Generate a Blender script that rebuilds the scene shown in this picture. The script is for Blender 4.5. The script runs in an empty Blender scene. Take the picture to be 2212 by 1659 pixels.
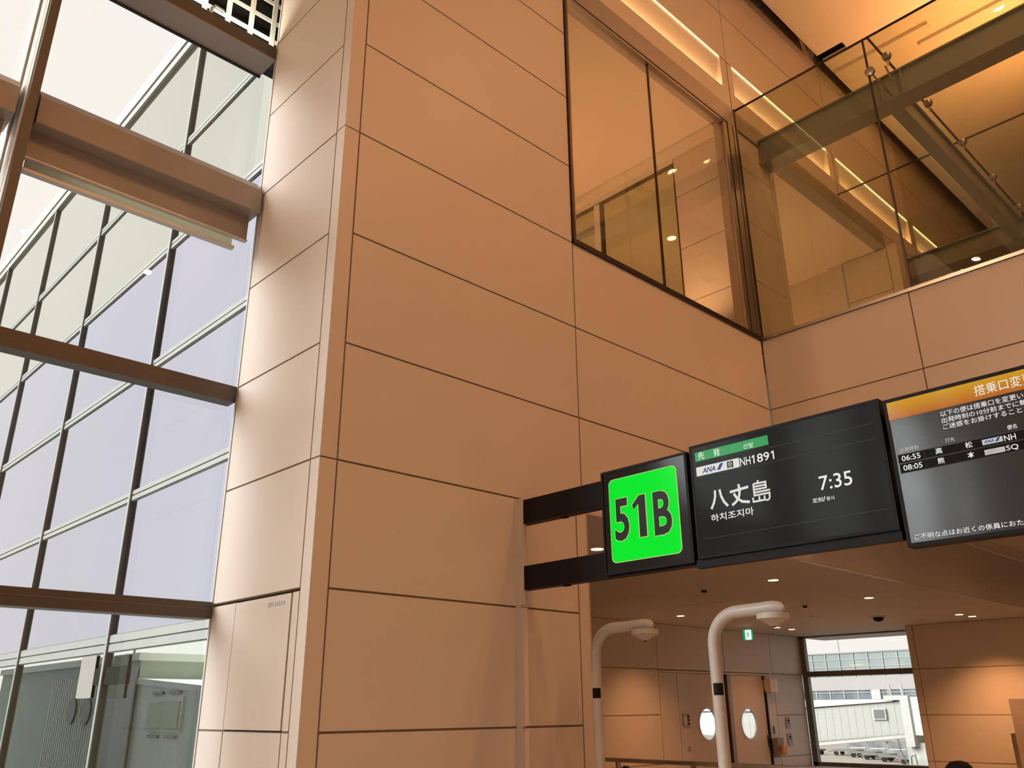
import bpy, bmesh, math, random
from mathutils import Vector, Matrix
random.seed(7)
C = bpy.context.scene.collection
S = bpy.context.scene
PI = math.pi

# ------------------------------------------------------------------ camera
def make_camera():
    yaw, pitch, roll = math.radians(46.1264767), math.radians(21.04787), math.radians(-0.46738)
    f = Vector((math.cos(yaw)*math.cos(pitch), math.sin(yaw)*math.cos(pitch), math.sin(pitch)))
    r = Vector((math.sin(yaw), -math.cos(yaw), 0)); u = r.cross(f)
    c, s = math.cos(roll), math.sin(roll)
    r2 = r*c + u*s; u2 = -r*s + u*c
    cd = bpy.data.cameras.new('camera'); cam = bpy.data.objects.new('camera', cd); C.objects.link(cam)
    cd.sensor_width = 36.0; cd.sensor_fit = 'HORIZONTAL'; cd.lens = 1824.641/2212*36
    cd.clip_start = 0.05; cd.clip_end = 2000
    M = Matrix.Identity(4)
    for i in range(3):
        M[i][0] = r2[i]; M[i][1] = u2[i]; M[i][2] = -f[i]
    M[0][3], M[1][3], M[2][3] = 0, 0, 1.6
    cam.matrix_world = M
    S.camera = cam
make_camera()

# ------------------------------------------------------------------ world, exposure
W = bpy.data.worlds.new('overcast sky'); S.world = W; W.use_nodes = True
nt = W.node_tree; nt.nodes.clear()
out = nt.nodes.new('ShaderNodeOutputWorld'); bg = nt.nodes.new('ShaderNodeBackground')
tc = nt.nodes.new('ShaderNodeTexCoord'); no = nt.nodes.new('ShaderNodeTexNoise'); rp = nt.nodes.new('ShaderNodeValToRGB')
no.inputs['Scale'].default_value = 2.2; no.inputs['Detail'].default_value = 5
rp.color_ramp.elements[0].position = 0.3; rp.color_ramp.elements[0].color = (0.90, 0.865, 0.80, 1)
rp.color_ramp.elements[1].position = 0.7; rp.color_ramp.elements[1].color = (0.97, 0.92, 0.88, 1)
nt.links.new(tc.outputs['Generated'], no.inputs['Vector']); nt.links.new(no.outputs['Fac'], rp.inputs['Fac'])
nt.links.new(rp.outputs['Color'], bg.inputs['Color']); bg.inputs['Strength'].default_value = 1.12
nt.links.new(bg.outputs['Background'], out.inputs['Surface'])
sun = bpy.data.lights.new('bright overcast patch', 'SUN'); sun.energy = 9.0; sun.angle = math.radians(40); sun.color = (0.90, 0.965, 1.0)
suno = bpy.data.objects.new('bright overcast patch', sun); C.objects.link(suno)
suno.rotation_euler = Vector((0.85, -0.27, -0.44)).to_track_quat('-Z', 'Y').to_euler()
S.view_settings.view_transform = 'Standard'; S.view_settings.look = 'None'
S.view_settings.exposure = 0.0; S.view_settings.gamma = 1.0; S.view_settings.use_curve_mapping = False
S.cycles.max_bounces = 8; S.cycles.diffuse_bounces = 4; S.cycles.glossy_bounces = 4
S.cycles.transparent_max_bounces = 16; S.cycles.transmission_bounces = 6
S.cycles.caustics_reflective = False; S.cycles.caustics_refractive = False
S.cycles.sample_clamp_indirect = 6.0
S.cycles.use_denoising = True

WARM = (1.0, 0.465, 0.185)
HALL_W, SPOT_W, CORR_W, UP_W = 172.0, 55.0, 148.0, 1000.0

# ------------------------------------------------------------------ materials
MATS = {}
def mat(name, col, rough=0.5, metal=0.0, var=0.04, scale=3.0, bump=0.0, bscale=200.0, coat=0.0, spec=0.5):
    m = bpy.data.materials.new(name); m.use_nodes = True; MATS[name] = m
    t = m.node_tree; b = t.nodes['Principled BSDF']
    b.inputs['Roughness'].default_value = rough; b.inputs['Metallic'].default_value = metal
    b.inputs['Specular IOR Level'].default_value = spec
    b.inputs['Coat Weight'].default_value = coat
    tc = t.nodes.new('ShaderNodeTexCoord')
    n = t.nodes.new('ShaderNodeTexNoise'); n.inputs['Scale'].default_value = scale; n.inputs['Detail'].default_value = 4
    r = t.nodes.new('ShaderNodeValToRGB')
    r.color_ramp.elements[0].position = 0.3; r.color_ramp.elements[1].position = 0.7
    r.color_ramp.elements[0].color = tuple(max(0, c*(1-var)) for c in col)+(1,)
    r.color_ramp.elements[1].color = tuple(min(1, c*(1+var)) for c in col)+(1,)
    t.links.new(tc.outputs['Object'], n.inputs['Vector']); t.links.new(n.outputs['Fac'], r.inputs['Fac'])
    t.links.new(r.outputs['Color'], b.inputs['Base Color'])
    if bump > 0:
        n2 = t.nodes.new('ShaderNodeTexNoise'); n2.inputs['Scale'].default_value = bscale
        bp = t.nodes.new('ShaderNodeBump'); bp.inputs['Strength'].default_value = bump; bp.inputs['Distance'].default_value = 0.01
        t.links.new(tc.outputs['Object'], n2.inputs['Vector']); t.links.new(n2.outputs['Fac'], bp.inputs['Height'])
        t.links.new(bp.outputs['Normal'], b.inputs['Normal'])
    return m
def emis(name, col, strength):
    m = bpy.data.materials.new(name); m.use_nodes = True; MATS[name] = m
    b = m.node_tree.nodes['Principled BSDF']
    b.inputs['Base Color'].default_value = (0.02, 0.02, 0.02, 1)
    b.inputs['Roughness'].default_value = 0.35; b.inputs['Specular IOR Level'].default_value = 0.06
    b.inputs['Emission Color'].default_value = tuple(col)+(1,); b.inputs['Emission Strength'].default_value = strength
    return m
def glass(name, tint, refl=1.0, ior=1.5):
    m = bpy.data.materials.new(name); m.use_nodes = True; MATS[name] = m
    t = m.node_tree; t.nodes.clear()
    o = t.nodes.new('ShaderNodeOutputMaterial'); tr = t.nodes.new('ShaderNodeBsdfTransparent'); g = t.nodes.new('ShaderNodeBsdfGlossy')
    g.inputs['Roughness'].default_value = 0.0; g.inputs['Color'].default_value = (refl, refl, refl, 1)
    tr.inputs['Color'].default_value = tuple(tint)+(1,)
    fr = t.nodes.new('ShaderNodeFresnel'); gm = t.nodes.new('ShaderNodeNewGeometry')   # same reflectance on both faces of a pane
    mr = t.nodes.new('ShaderNodeMapRange'); mr.inputs['To Min'].default_value = ior; mr.inputs['To Max'].default_value = 1/ior
    t.links.new(gm.outputs['Backfacing'], mr.inputs['Value']); t.links.new(mr.outputs['Result'], fr.inputs['IOR'])
    mx = t.nodes.new('ShaderNodeMixShader')
    t.links.new(fr.outputs[0], mx.inputs[0]); t.links.new(tr.outputs[0], mx.inputs[1]); t.links.new(g.outputs[0], mx.inputs[2])
    t.links.new(mx.outputs[0], o.inputs['Surface'])
    return m
panel = mat('beige enamelled panel', (0.66, 0.575, 0.49), 0.42, var=0.012, scale=0.8, bump=0.03, bscale=600, spec=0.35)
groove = mat('dark joint', (0.22, 0.155, 0.105), 0.8)
plaster = mat('beige stucco', (0.68, 0.58, 0.48), 0.9, var=0.03, scale=60, bump=0.25, bscale=260)
ceilm = mat('painted ceiling board', (0.62, 0.60, 0.60), 0.7, var=0.01, scale=0.7)
hallceil = mat('hall ceiling board', (0.72, 0.62, 0.5), 0.6, var=0.02, scale=0.6)
floorm = mat('hall floor tile', (0.52, 0.47, 0.42), 0.35, var=0.05, scale=2)
mull = mat('bronze window frame', (0.095, 0.075, 0.057), 0.45, 0.2, var=0.03)
mull2 = mat('light window frame', (0.62, 0.57, 0.50), 0.4, 0.1, var=0.02)
boxm = mat('beige box beam', (0.32, 0.265, 0.215), 0.5, var=0.03)
blind = mat('cream blind fabric', (0.66, 0.64, 0.54), 0.7, var=0.02)
def translucent(m, col, fac):
    t = m.node_tree; o = t.nodes['Material Output']; b = t.nodes['Principled BSDF']; tl = t.nodes.new('ShaderNodeBsdfTranslucent'); mx = t.nodes.new('ShaderNodeMixShader')
    tl.inputs['Color'].default_value = tuple(col)+(1,); mx.inputs[0].default_value = fac
    t.links.new(b.outputs[0], mx.inputs[1]); t.links.new(tl.outputs[0], mx.inputs[2]); t.links.new(mx.outputs[0], o.inputs['Surface'])
translucent(blind, (0.75, 0.74, 0.62), 0.6)
darkfr = mat('dark bronze frame', (0.06, 0.045, 0.035), 0.35, 0.6, var=0.05)
steel = mat('satin stainless steel', (0.42, 0.38, 0.34), 0.28, 0.9, var=0.03)
beamp = mat('grey painted steel', (0.26, 0.265, 0.235), 0.4, 0.1, var=0.03)
black = mat('black housing', (0.010, 0.009, 0.009), 0.5, var=0.1, spec=0.12)
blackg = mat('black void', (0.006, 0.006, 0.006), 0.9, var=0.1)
screenm = mat('display glass', (0.020, 0.019, 0.017), 0.12, var=0.05, spec=0.12)
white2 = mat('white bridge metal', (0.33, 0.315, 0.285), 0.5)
white = mat('white painted metal', (0.72, 0.70, 0.66), 0.35, var=0.02)
polew = mat('off white lacquer', (0.52, 0.48, 0.42), 0.4, var=0.02)
exlight = mat('pale aluminium frame', (0.225, 0.225, 0.20), 0.5, 0.0, var=0.02)
exdark = mat('dark gasket', (0.10, 0.10, 0.08), 0.6, var=0.05)
lattw = mat('white lattice bar', (0.85, 0.84, 0.72), 0.5, var=0.02)
grey = mat('grey sign plate', (0.32, 0.32, 0.30), 0.5, var=0.05)
notice = mat('printed notice', (0.45, 0.45, 0.42), 0.5, var=0.25, scale=90)
asph = mat('apron concrete', (0.27, 0.235, 0.19), 0.9, var=0.05, scale=0.2)
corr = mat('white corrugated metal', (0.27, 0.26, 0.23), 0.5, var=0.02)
terg = mat('terminal glass', (0.23, 0.265, 0.25), 0.15, 0.5, var=0.12, scale=0.15)
terw = mat('terminal wall panel', (0.24, 0.225, 0.205), 0.6, var=0.03, scale=0.2)
terd = mat('terminal dark glazing', (0.12, 0.14, 0.15), 0.2, 0.3, var=0.4, scale=0.25)
hair = mat('black hair', (0.005, 0.004, 0.0035), 0.6, var=0.3, scale=40, spec=0.1)
skin = mat('skin', (0.55, 0.36, 0.26), 0.5)
cloth = mat('dark navy cloth', (0.03, 0.035, 0.05), 0.9, var=0.2, scale=50)
seatm = mat('grey seat vinyl', (0.12, 0.12, 0.13), 0.5)
orange = mat('orange plastic', (0.75, 0.28, 0.04), 0.4)
navy = mat('navy print', (0.03, 0.05, 0.22), 0.5)
cargo = mat('grey cargo cover', (0.13, 0.13, 0.12), 0.7, var=0.35, scale=1.2)
winglass = glass('clear window glass', (0.985, 0.985, 0.98), 0.9)
boxglass = glass('tinted safety glass', (0.90, 0.92, 0.84), 1.0, 1.45)
boxglass2 = glass('clear safety glass', (0.97, 0.965, 0.94), 1.0, 1.45)
partglass = glass('smoked partition glass', (0.84, 0.86, 0.76), 1.0)
def coated(name, col, rough=0.01):
    return mat(name, col, rough, 1.0, var=0.03, scale=0.12)
exglass = coated('lavender coated glazing', (0.575, 0.61, 0.765))
exglass2 = coated('pale green spandrel glazing', (0.66, 0.70, 0.62))
exglass3 = coated('green coated glazing', (0.88, 0.97, 0.93))
lampw = emis('warm lamp', (1.0, 0.62, 0.36), 5.0)
lampB = emis('bright warm lamp', (1.0, 0.72, 0.42), 22.0)
lampc = emis('warm cove strip', (1.0, 0.66, 0.30), 2.5)
greenE = emis('green backlit panel', (0.0, 0.80, 0.025), 1.0)
txtW = emis('white screen text', (0.93, 0.91, 0.86), 0.9)
txtD = emis('dim screen text', (0.80, 0.78, 0.70), 0.75)
barG = emis('green screen bar', (0.045, 0.33, 0.10), 1.0)
tileW = emis('white screen tile', (0.72, 0.70, 0.64), 1.0)
tileB = emis('navy screen print', (0.02, 0.045, 0.22), 1.0)
tileK = emis('black screen print', (0.012, 0.012, 0.012), 1.0)
tileO = emis('gold screen print', (0.7, 0.35, 0.05), 1.0)
lineE = emis('grey screen rule', (0.06, 0.06, 0.055), 1.0)
rowE = emis('dark screen row', (0.006, 0.004, 0.003), 1.0)
bgE = emis('dark grey screen', (0.012, 0.0115, 0.0095), 1.0); bgE2 = emis('glossier dark grey screen', (0.014, 0.013, 0.011), 1.0)
exitW = emis('exit sign white', (0.85, 1.0, 0.85), 1.3)
exitG = emis('exit sign green', (0.0, 0.35, 0.11), 1.0)
outline = emis('pale letter edge', (0.55, 0.75, 0.25), 0.8)
for m_ in (bgE, greenE, tileW, barG, bgE2):
    m_.node_tree.nodes['Principled BSDF'].inputs['Roughness'].default_value = 0.12
bgE2.node_tree.nodes['Principled BSDF'].inputs['Specular IOR Level'].default_value = 0.22
for m_ in (bgE, greenE, tileW, barG, rowE, lineE): m_.node_tree.nodes['Principled BSDF'].inputs['Specular IOR Level'].default_value = 0.02; m_.node_tree.nodes['Principled BSDF'].inputs['Base Color'].default_value = (0.006, 0.006, 0.006, 1)
def header_material():
    m = emis('orange screen header', (0.7, 0.3, 0.0), 1.0); t = m.node_tree; b = t.nodes['Principled BSDF']
    b.inputs['Roughness'].default_value = 0.08
    tc = t.nodes.new('ShaderNodeTexCoord'); sx = t.nodes.new('ShaderNodeSeparateXYZ'); r = t.nodes.new('ShaderNodeValToRGB')
    r.color_ramp.elements[0].color = (0.45, 0.12, 0.015, 1); r.color_ramp.elements[1].color = (0.60, 0.30, 0.01, 1)
    t.links.new(tc.outputs['Generated'], sx.inputs[0]); t.links.new(sx.outputs['Z'], r.inputs['Fac']); t.links.new(r.outputs['Color'], b.inputs['Emission Color'])
    return m
headE = header_material()

# ------------------------------------------------------------------ mesh helpers
class MB:
    def __init__(s): s.v = []; s.f = []; s.m = []
    def face(s, pts, m=0):
        n = len(s.v); s.v += [tuple(p) for p in pts]; s.f.append(tuple(range(n, n+len(pts)))); s.m.append(m); return s
    def box(s, x0, x1, y0, y1, z0, z1, m=0):
        x0, x1 = min(x0, x1), max(x0, x1); y0, y1 = min(y0, y1), max(y0, y1); z0, z1 = min(z0, z1), max(z0, z1)
        n = len(s.v)
        s.v += [(x0,y0,z0),(x1,y0,z0),(x1,y1,z0),(x0,y1,z0),(x0,y0,z1),(x1,y0,z1),(x1,y1,z1),(x0,y1,z1)]
        for q in ((0,3,2,1),(4,5,6,7),(0,1,5,4),(1,2,6,5),(2,3,7,6),(3,0,4,7)):
            s.f.append(tuple(n+i for i in q)); s.m.append(m)
        return s
    def prism(s, prof, axis, a, b, m=0):
        """prof: 2D points; axis 'x': (y,z), 'y': (x,z), 'z': (x,y)"""
        def P(p, t):
            return (t, p[0], p[1]) if axis == 'x' else ((p[0], t, p[1]) if axis == 'y' else (p[0], p[1], t))
        n = len(s.v); k = len(prof)
        s.v += [P(p, a) for p in prof] + [P(p, b) for p in prof]
        for i in range(k):
            j = (i+1) % k; s.f.append((n+i, n+j, n+k+j, n+k+i)); s.m.append(m)
        s.f.append(tuple(n+i for i in range(k))[::-1]); s.m.append(m)
        s.f.append(tuple(n+k+i for i in range(k))); s.m.append(m)
        return s
    def loft(s, rings, m=0, cap=True):
        n = len(s.v); k = len(rings[0])
        for r in rings: s.v += [tuple(p) for p in r]
        for a in range(len(rings)-1):
            for i in range(k):
                j = (i+1) % k; s.f.append((n+a*k+i, n+a*k+j, n+(a+1)*k+j, n+(a+1)*k+i)); s.m.append(m)
        if cap:
            s.f.append(tuple(n+i for i in range(k))[::-1]); s.m.append(m)
            s.f.append(tuple(n+(len(rings)-1)*k+i for i in range(k))); s.m.append(m)
        return s
    def tube(s, path, r, seg=16, m=0):
        path = [Vector(p) for p in path]; rings = []; up = None
        for i, p in enumerate(path):
            d = (path[min(i+1, len(path)-1)] - path[max(i-1, 0)]).normalized()
            if up is None:
                up = Vector((0, 0, 1)) if abs(d.z) < 0.9 else Vector((1, 0, 0))
            a = d.cross(up).normalized(); up = a.cross(d).normalized()
            rr = r[i] if isinstance(r, (list, tuple)) else r
            rings.append([p + (a*math.cos(t*2*PI/seg) + up*math.sin(t*2*PI/seg))*rr for t in range(seg)])
        return s.loft(rings, m)
    def lathe(s, c, prof, axis=Vector((0,0,1)), seg=24, m=0):
        """prof: (radius, height) along the axis from c"""
        axis = Vector(axis).normalized(); a = axis.orthogonal().normalized(); b = axis.cross(a); c = Vector(c)
        rings = [[c + axis*h + (a*math.cos(t*2*PI/seg)+b*math.sin(t*2*PI/seg))*max(r, 1e-4) for t in range(seg)] for r, h in prof]
        return s.loft(rings, m)
    def build(s, name, mats, parent=None, smooth=False, bevel=0.0):
        me = bpy.data.meshes.new(name)
        o0 = parent_loc(parent)
        me.from_pydata([(v[0]-o0[0], v[1]-o0[1], v[2]-o0[2]) for v in s.v], [], s.f)
        if not isinstance(mats, (list, tuple)): mats = [mats]
        for m in mats: me.materials.append(m)
        for p, m in zip(me.polygons, s.m): p.material_index = m
        bm = bmesh.new(); bm.from_mesh(me); bmesh.ops.recalc_face_normals(bm, faces=bm.faces); bm.to_mesh(me); bm.free()
        if smooth:
            for p in me.polygons: p.use_smooth = True
            me.set_sharp_from_angle(angle=math.radians(40))
        ob = bpy.data.objects.new(name, me); C.objects.link(ob)
        if parent: ob.parent = parent
        if bevel > 0:
            md = ob.modifiers.new('bevel', 'BEVEL'); md.width = bevel; md.segments = 2; md.limit_method = 'ANGLE'
        return ob
def parent_loc(p):
    v = Vector((0, 0, 0))
    while p is not None:
        v += p.location; p = p.parent
    return v
def tag(o, label, cat, group=None, kind=None):
    o['label'] = label; o['category'] = cat
    if group: o['group'] = group
    if kind: o['kind'] = kind
    return o
def thing(name, label, cat, loc=(0,0,0), group=None, kind=None):
    o = bpy.data.objects.new(name, None); C.objects.link(o); o.location = loc; o.empty_display_size = 0.1
    return tag(o, label, cat, group, kind)
def dup(root, loc, label, group=None):
    r = root.copy(); C.objects.link(r); r.location = loc; r['label'] = label
    if group: r['group'] = group
    def kids(a, b):
        for ch in list(a.children):
            c = ch.copy(); C.objects.link(c); c.parent = b; kids(ch, c)
    kids(root, r)
    return r
def struct(o, label, cat='wall'): return tag(o, label, cat, kind='structure')
def lamp(name, kind, loc, power, col=WARM, size=0.15, parent=None, aim=None, spot=100, blend=0.6, size_y=None):
    l = bpy.data.lights.new(name, kind); l.energy = power; l.color = col
    if kind == 'AREA':
        l.shape = 'RECTANGLE' if size_y else 'DISK'; l.size = size
        if size_y: l.size_y = size_y
    else: l.shadow_soft_size = size
    if kind == 'SPOT': l.spot_size = math.radians(spot); l.spot_blend = blend
    o = bpy.data.objects.new(name, l); C.objects.link(o)
    o.location = Vector(loc) - parent_loc(parent)
    if aim is not None: o.rotation_euler = Vector(aim).to_track_quat('-Z', 'Y').to_euler()
    if parent: o.parent = parent
    return o

GAP = 0.0095
def panels_y(mb, y, cols, rows, back=0.05, skip=(), th=0.014, sgn=-1, m=0, g=GAP):
    """panelled wall in plane Y=y facing -Y; cols/rows are joint lines"""
    for i in range(len(cols)-1):
        for j in range(len(rows)-1):
            if (i, j) in skip: continue
            mb.box(cols[i]+g, cols[i+1]-g, y, y-sgn*th, rows[j]+g, rows[j+1]-g, m)
            mb.box(cols[i], cols[i+1], y-sgn*th*0.8, y-sgn*(th+back), rows[j], rows[j+1], 1)
def panels_x(mb, x, cols, rows, back=0.05, skip=(), th=0.014, sgn=-1, m=0, g=GAP):
    for i in range(len(cols)-1):
        for j in range(len(rows)-1):
            if (i, j) in skip: continue
            mb.box(x, x-sgn*th, cols[i]+g, cols[i+1]-g, rows[j]+g, rows[j+1]-g, m)
            mb.box(x-sgn*th*0.8, x-sgn*(th+back), cols[i], cols[i+1], rows[j], rows[j+1], 1)

# ================================================================== SETTING
ROWS = [0.0, 0.37, 1.443, 2.515, 3.583]
UP = [3.583, 4.667, 5.79, 6.933, 8.045, 9.12, 10.195, 11.33]
# floor, ceiling, unseen sides of the hall
struct(MB().box(-14, 27, -16, 13.5, -0.2, 0).build('floor', floorm), 'tiled hall floor', 'floor')
mb = MB()
mb.box(-14, 14.60, -16, 5.754, 14.5, 14.6).box(14.88, 27, -16, 5.754, 14.5, 14.6).box(14.60, 14.88, -16, 5.2, 14.5, 14.6)
struct(mb.build('ceiling_hall', hallceil), 'high hall ceiling glowing orange from uplights', 'ceiling')
struct(MB().box(-14.2, 27, -16, 8.2, 15.05, 15.25).build('ceiling_slab', blackg), 'slab coloured black for the shade in the gap beside the high ceiling', 'ceiling')  # black colour carries the shade inside the ceiling gap
struct(MB().box(-14, 27, -16.2, -16, 0, 15.05).build('wall_rear', panel), 'rear wall of the hall')
mb = MB()
for y0, y1 in ((-16, -9), (-7, -5.6), (-3.6, -2.2), (-0.2, 1.2), (3.2, 8.0)): mb.box(-14.2, -14, y0, y1, 0, 15.05)
for y0, y1 in ((-9, -7), (-5.6, -3.6), (-2.2, -0.2), (1.2, 3.2)): mb.box(-14.2, -14, y0, y1, 0, 1.0).box(-14.2, -14, y0, y1, 7.5, 15.05).box(-14.18, -14.02, y0, y1, 3.9, 4.1)
struct(mb.build('wall_left', panel), 'left end wall of the hall with window openings')
struct(MB().box(27, 27.2, -16, 6, 0, 15.05).build('wall_right_end', panel), 'right end wall of the hall')

# main panelled wall (plane Y=6, facing the camera)
mb = MB()
for za, zb in ((0, 3.583), (3.583, 6.933), (6.933, 10.3), (10.3, 15.05)): mb.box(3.54, 3.702, 6.0, 6.014, za+0.007, zb-0.007)
mb.box(3.56, 3.709, 6.012, 6.1, 0, 15.05, 1)
panels_y(mb, 6.0, [3.709, 6.812], UP + [12.37, 13.5, 15.05])
panels_y(mb, 6.0, [3.709, 6.705], ROWS)
panels_y(mb, 6.0, [6.705, 6.88], [0, 3.583])
panels_y(mb, 6.0, [6.812, 11.16], UP[:4])
mb.box(3.6, 6.88, 6.08, 6.3, 0, 3.583, 1).box(3.6, 6.812, 6.08, 6.3, 3.583, 15.05, 1).box(6.812, 11.16, 6.08, 6.3, 3.76, 6.93, 1)
mb.box(6.865, 6.88, 6.0, 6.3, 0, 3.583, 0)
struct(mb.build('wall_main', [panel, groove]), 'tall beige panelled wall with dark joints left of the glass')
mb = MB()
panels_y(mb, 6.0, [11.2, 15.19, 19.18, 23.17, 27], [3.583, 4.66])
mb.box(11.2, 27, 6.08, 6.3, 3.76, 4.66, 1)
mb.box(6.88, 27, 5.995, 6.07, 3.576, 3.588, 2)
struct(mb.build('wall_header', [panel, groove, mull2]), 'panelled header over the gate room opening')
# upper band with cove niches
mb = MB()
nich = [(7.33, 10.93), (11.31, 14.86), (15.25, 18.86), (19.18, 22.8)]
panels_y(mb, 6.0, [7.15-0.338, 11.14, 15.1, 19.02, 22.98, 27], [12.385, 13.5, 15.05])
xs = [6.812] + [v for n in nich for v in n] + [27]
for i in range(0, len(xs), 2): mb.box(xs[i], xs[i+1], 6.0, 6.3, 11.33, 12.37, 0)
for a, b in nich:
    mb.box(a, b, 6.0, 6.3, 11.33, 11.72, 0)
    mb.face([(a, 6.17, 11.72), (b, 6.17, 11.72), (b, 6.02, 12.372), (a, 6.02, 12.372)])
for jx in (11.14, 15.1, 19.02): mb.box(jx-0.008, jx+0.008, 5.995, 6.01, 11.33, 12.37, 1)
mb.box(6.812, 27, 6.02, 6.3, 12.37, 12.39, 1)
mb.box(6.812, 27, 6.08, 6.3, 12.385, 15.05, 1)
struct(mb.build('wall_upper', [panel, groove]), 'upper panelled wall with a row of lit slots')
# side face of the pier
mb = MB()
for za, zb in ((0, 3.583), (3.583, 6.933), (6.933, 10.3), (10.3, 15.05)): mb.box(3.54, 3.554, 6.0141, 6.138, za+0.007, zb-0.007)
mb.box(3.552, 3.6, 6.014, 6.145, 0, 15.05, 1)
panels_x(mb, 3.54, [6.145, 7.685], [2.515, 3.583, 4.66, 5.78, 6.92, 8.02, 9.08, 10.2, 11.3, 15.05])
panels_x(mb, 3.54, [6.145, 6.255, 7.22, 7.685], [0, 1.448, 2.50], skip=((1, 1),), g=0.008)
mb.box(3.60, 3.62, 6.145, 7.685, 0, 2.52, 1)
mb.box(3.62, 4.3, 6.3, 7.66, 0, 15.05, 0)
mb.box(3.535, 3.62, 7.69, 7.715, 0, 15.05, 2)
struct(mb.build('wall_pier', [panel, groove, mull2]), 'pale panelled side face of the pier beside the window')
# structure fin carrying the sign beams
mb = MB()
for z0, z1 in ((0, 1.43), (1.455, 2.5), (2.53, 3.56)): mb.box(5.785, 5.84, 5.885, 5.999, z0, z1)
mb.box(5.79, 5.83, 5.92, 5.999, 0, 3.55)
struct(mb.build('trim_1', panel), 'narrow vertical fin on the main wall behind the sign beams', 'trim')
# access panel on the pier
ap = thing('access_panel', 'beige service access door set flush in the pier side, small code printed at its top', 'access panel', (3.54, 6.73, 1.45))
MB().box(3.535, 3.57, 6.265, 7.21, 1.458, 2.49).build('door_leaf', panel, ap)
def text_mesh(body, font_scale=1.0, bold=0.0, shear=0.0):
    c = bpy.data.curves.new('lettering', 'FONT'); c.body = body; c.offset = bold; c.shear = shear; c.resolution_u = 3
    o = bpy.data.objects.new('lettering', c); C.objects.link(o); bpy.context.view_layer.update()
    me = bpy.data.meshes.new_from_object(o.evaluated_get(bpy.context.evaluated_depsgraph_get()))
    bpy.data.objects.remove(o); bpy.data.curves.remove(c)
    return me
def text_x(body, box, x, m, parent, bold=0.0, name='lettering', shear=0.0, clip=None):
    """lettering on a plane X=x facing -X, fitted to box=(Yleft, Yright, z0, z1)"""
    me = text_mesh(body, bold=bold, shear=shear)
    vs = [v.co for v in me.vertices]; xa, xb = min(v.x for v in vs), max(v.x for v in vs); ya, yb = min(v.y for v in vs), max(v.y for v in vs)
    yl, yr, z0, z1 = box; o0 = parent_loc(parent)
    for v in me.vertices:
        v.co = Vector((x, yl + (v.co.x-xa)/(xb-xa)*(yr-yl), z0 + (v.co.y-ya)/(yb-ya)*(z1-z0))) - o0
    me.materials.clear(); me.materials.append(m)
    ob = bpy.data.objects.new(name, me); C.objects.link(ob); ob.parent = parent
    return ob
text_x('EPS-N514', (6.63, 6.36, 2.405, 2.44), 3.533, grey, ap)

# right wall (plane X=11.18 facing -X) and its soffit
YC = [6.0, 3.727, 1.45, -0.83, -3.1, -5.4, -7.7, -10, -13, -16]; YC = YC[::-1]
mb = MB(); panels_x(mb, 11.18, YC, [4.66, 5.79, 6.93])
mb.box(11.26, 11.5, -16, 6.0, 4.66, 6.93, 1)
struct(mb.build('wall_right', [panel, groove]), 'panelled wall under the right-hand glass')
struct(MB().box(11.18, 27, -16, 6.0, 4.655, 4.70).build('ceiling_soffit', ceilm), 'flat soffit under the overhanging upper floor', 'ceiling')
struct(MB().box(11.5, 27, -16, 6.0, 6.6, 6.92).box(6.85, 17.4, 6.3, 13, 6.6, 6.92).build('floor_upper', floorm), 'upper level floor behind the glass', 'floor')

# gate room beyond the opening
mb = MB(); mb.box(6.89, 15.18, 6.07, 13.6, 3.59, 3.75).box(15.2, 27, 6.07, 13.6, 3.59, 3.75).box(15.1, 15.3, 6.07, 13.6, 3.605, 3.75, 1)
struct(mb.build('ceiling_gate_room', [ceilm, groove]), 'low gate room ceiling with one long joint', 'ceiling')
mb = MB()
# far wall with two doors and portholes
panels_y(mb, 13.4, [6.9, 10.0, 13.9, 17.8, 20.75, 23.2, 25.0], [2.49, 3.59])
panels_y(mb, 13.4, [6.9, 10.0, 13.9, 17.8], [0, 0.35, 1.44, 2.49])
panels_y(mb, 13.4, [17.8, 18.55, 18.98], [0, 2.43])
panels_y(mb, 13.4, [23.2, 24.9], [0, 0.3, 1.38, 2.49])
mb.box(17.8, 23.2, 13.398, 13.5, 2.43, 2.475, 0).box(17.8, 23.2, 13.49, 13.6, 2.38, 2.6, 1)
mb.box(22.7, 23.19, 13.4, 13.46, 0, 2.43, 0)
struct(mb.build('wall_far', [panel, groove, mull2]), 'far panelled wall of the gate room')
struct(MB().box(6.6, 6.9, 6.3, 13.5, 0, 3.59).build('wall_gate_left', panel), 'left wall of the gate room')
mb = MB()
panels_x(mb, 23.6, [-2, 1.4, 5.4, 9.40, 9.58], [0, 0.3, 1.38, 2.49, 3.59])
mb.box(23.66, 23.75, -2, 9.57, 0, 3.59, 1)
struct(mb.build('wall_gate_right', [panel, groove]), 'right wall of the gate room lit by a warm spotlight')
# end window
wn = thing('window_2', 'tall end window of the gate room with one cross rail', 'window', (25.0, 11.5, 0), kind='structure')
mb = MB(); mb.box(24.95, 25.12, 13.25, 13.42, -0.3, 3.59).box(24.95, 25.12, 9.5, 9.9, -0.3, 3.59).box(24.93, 25.1, 9.5, 13.4, 2.43, 2.58).box(24.95, 25.1, 9.5, 13.4, 3.55, 3.6)
mb.box(24.95, 25.1, 9.5, 13.4, -0.3, 0.1)
mb.build('window_frame', mat('green grey frame', (0.16, 0.16, 0.13), 0.45, 0.3), wn)
MB().box(25.02, 25.04, 9.6, 13.3, 2.58, 3.56).build('pane', winglass, wn)
MB().box(25.02, 25.04, 9.6, 13.3, 0.1, 2.43).build('pane', winglass, wn)

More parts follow.
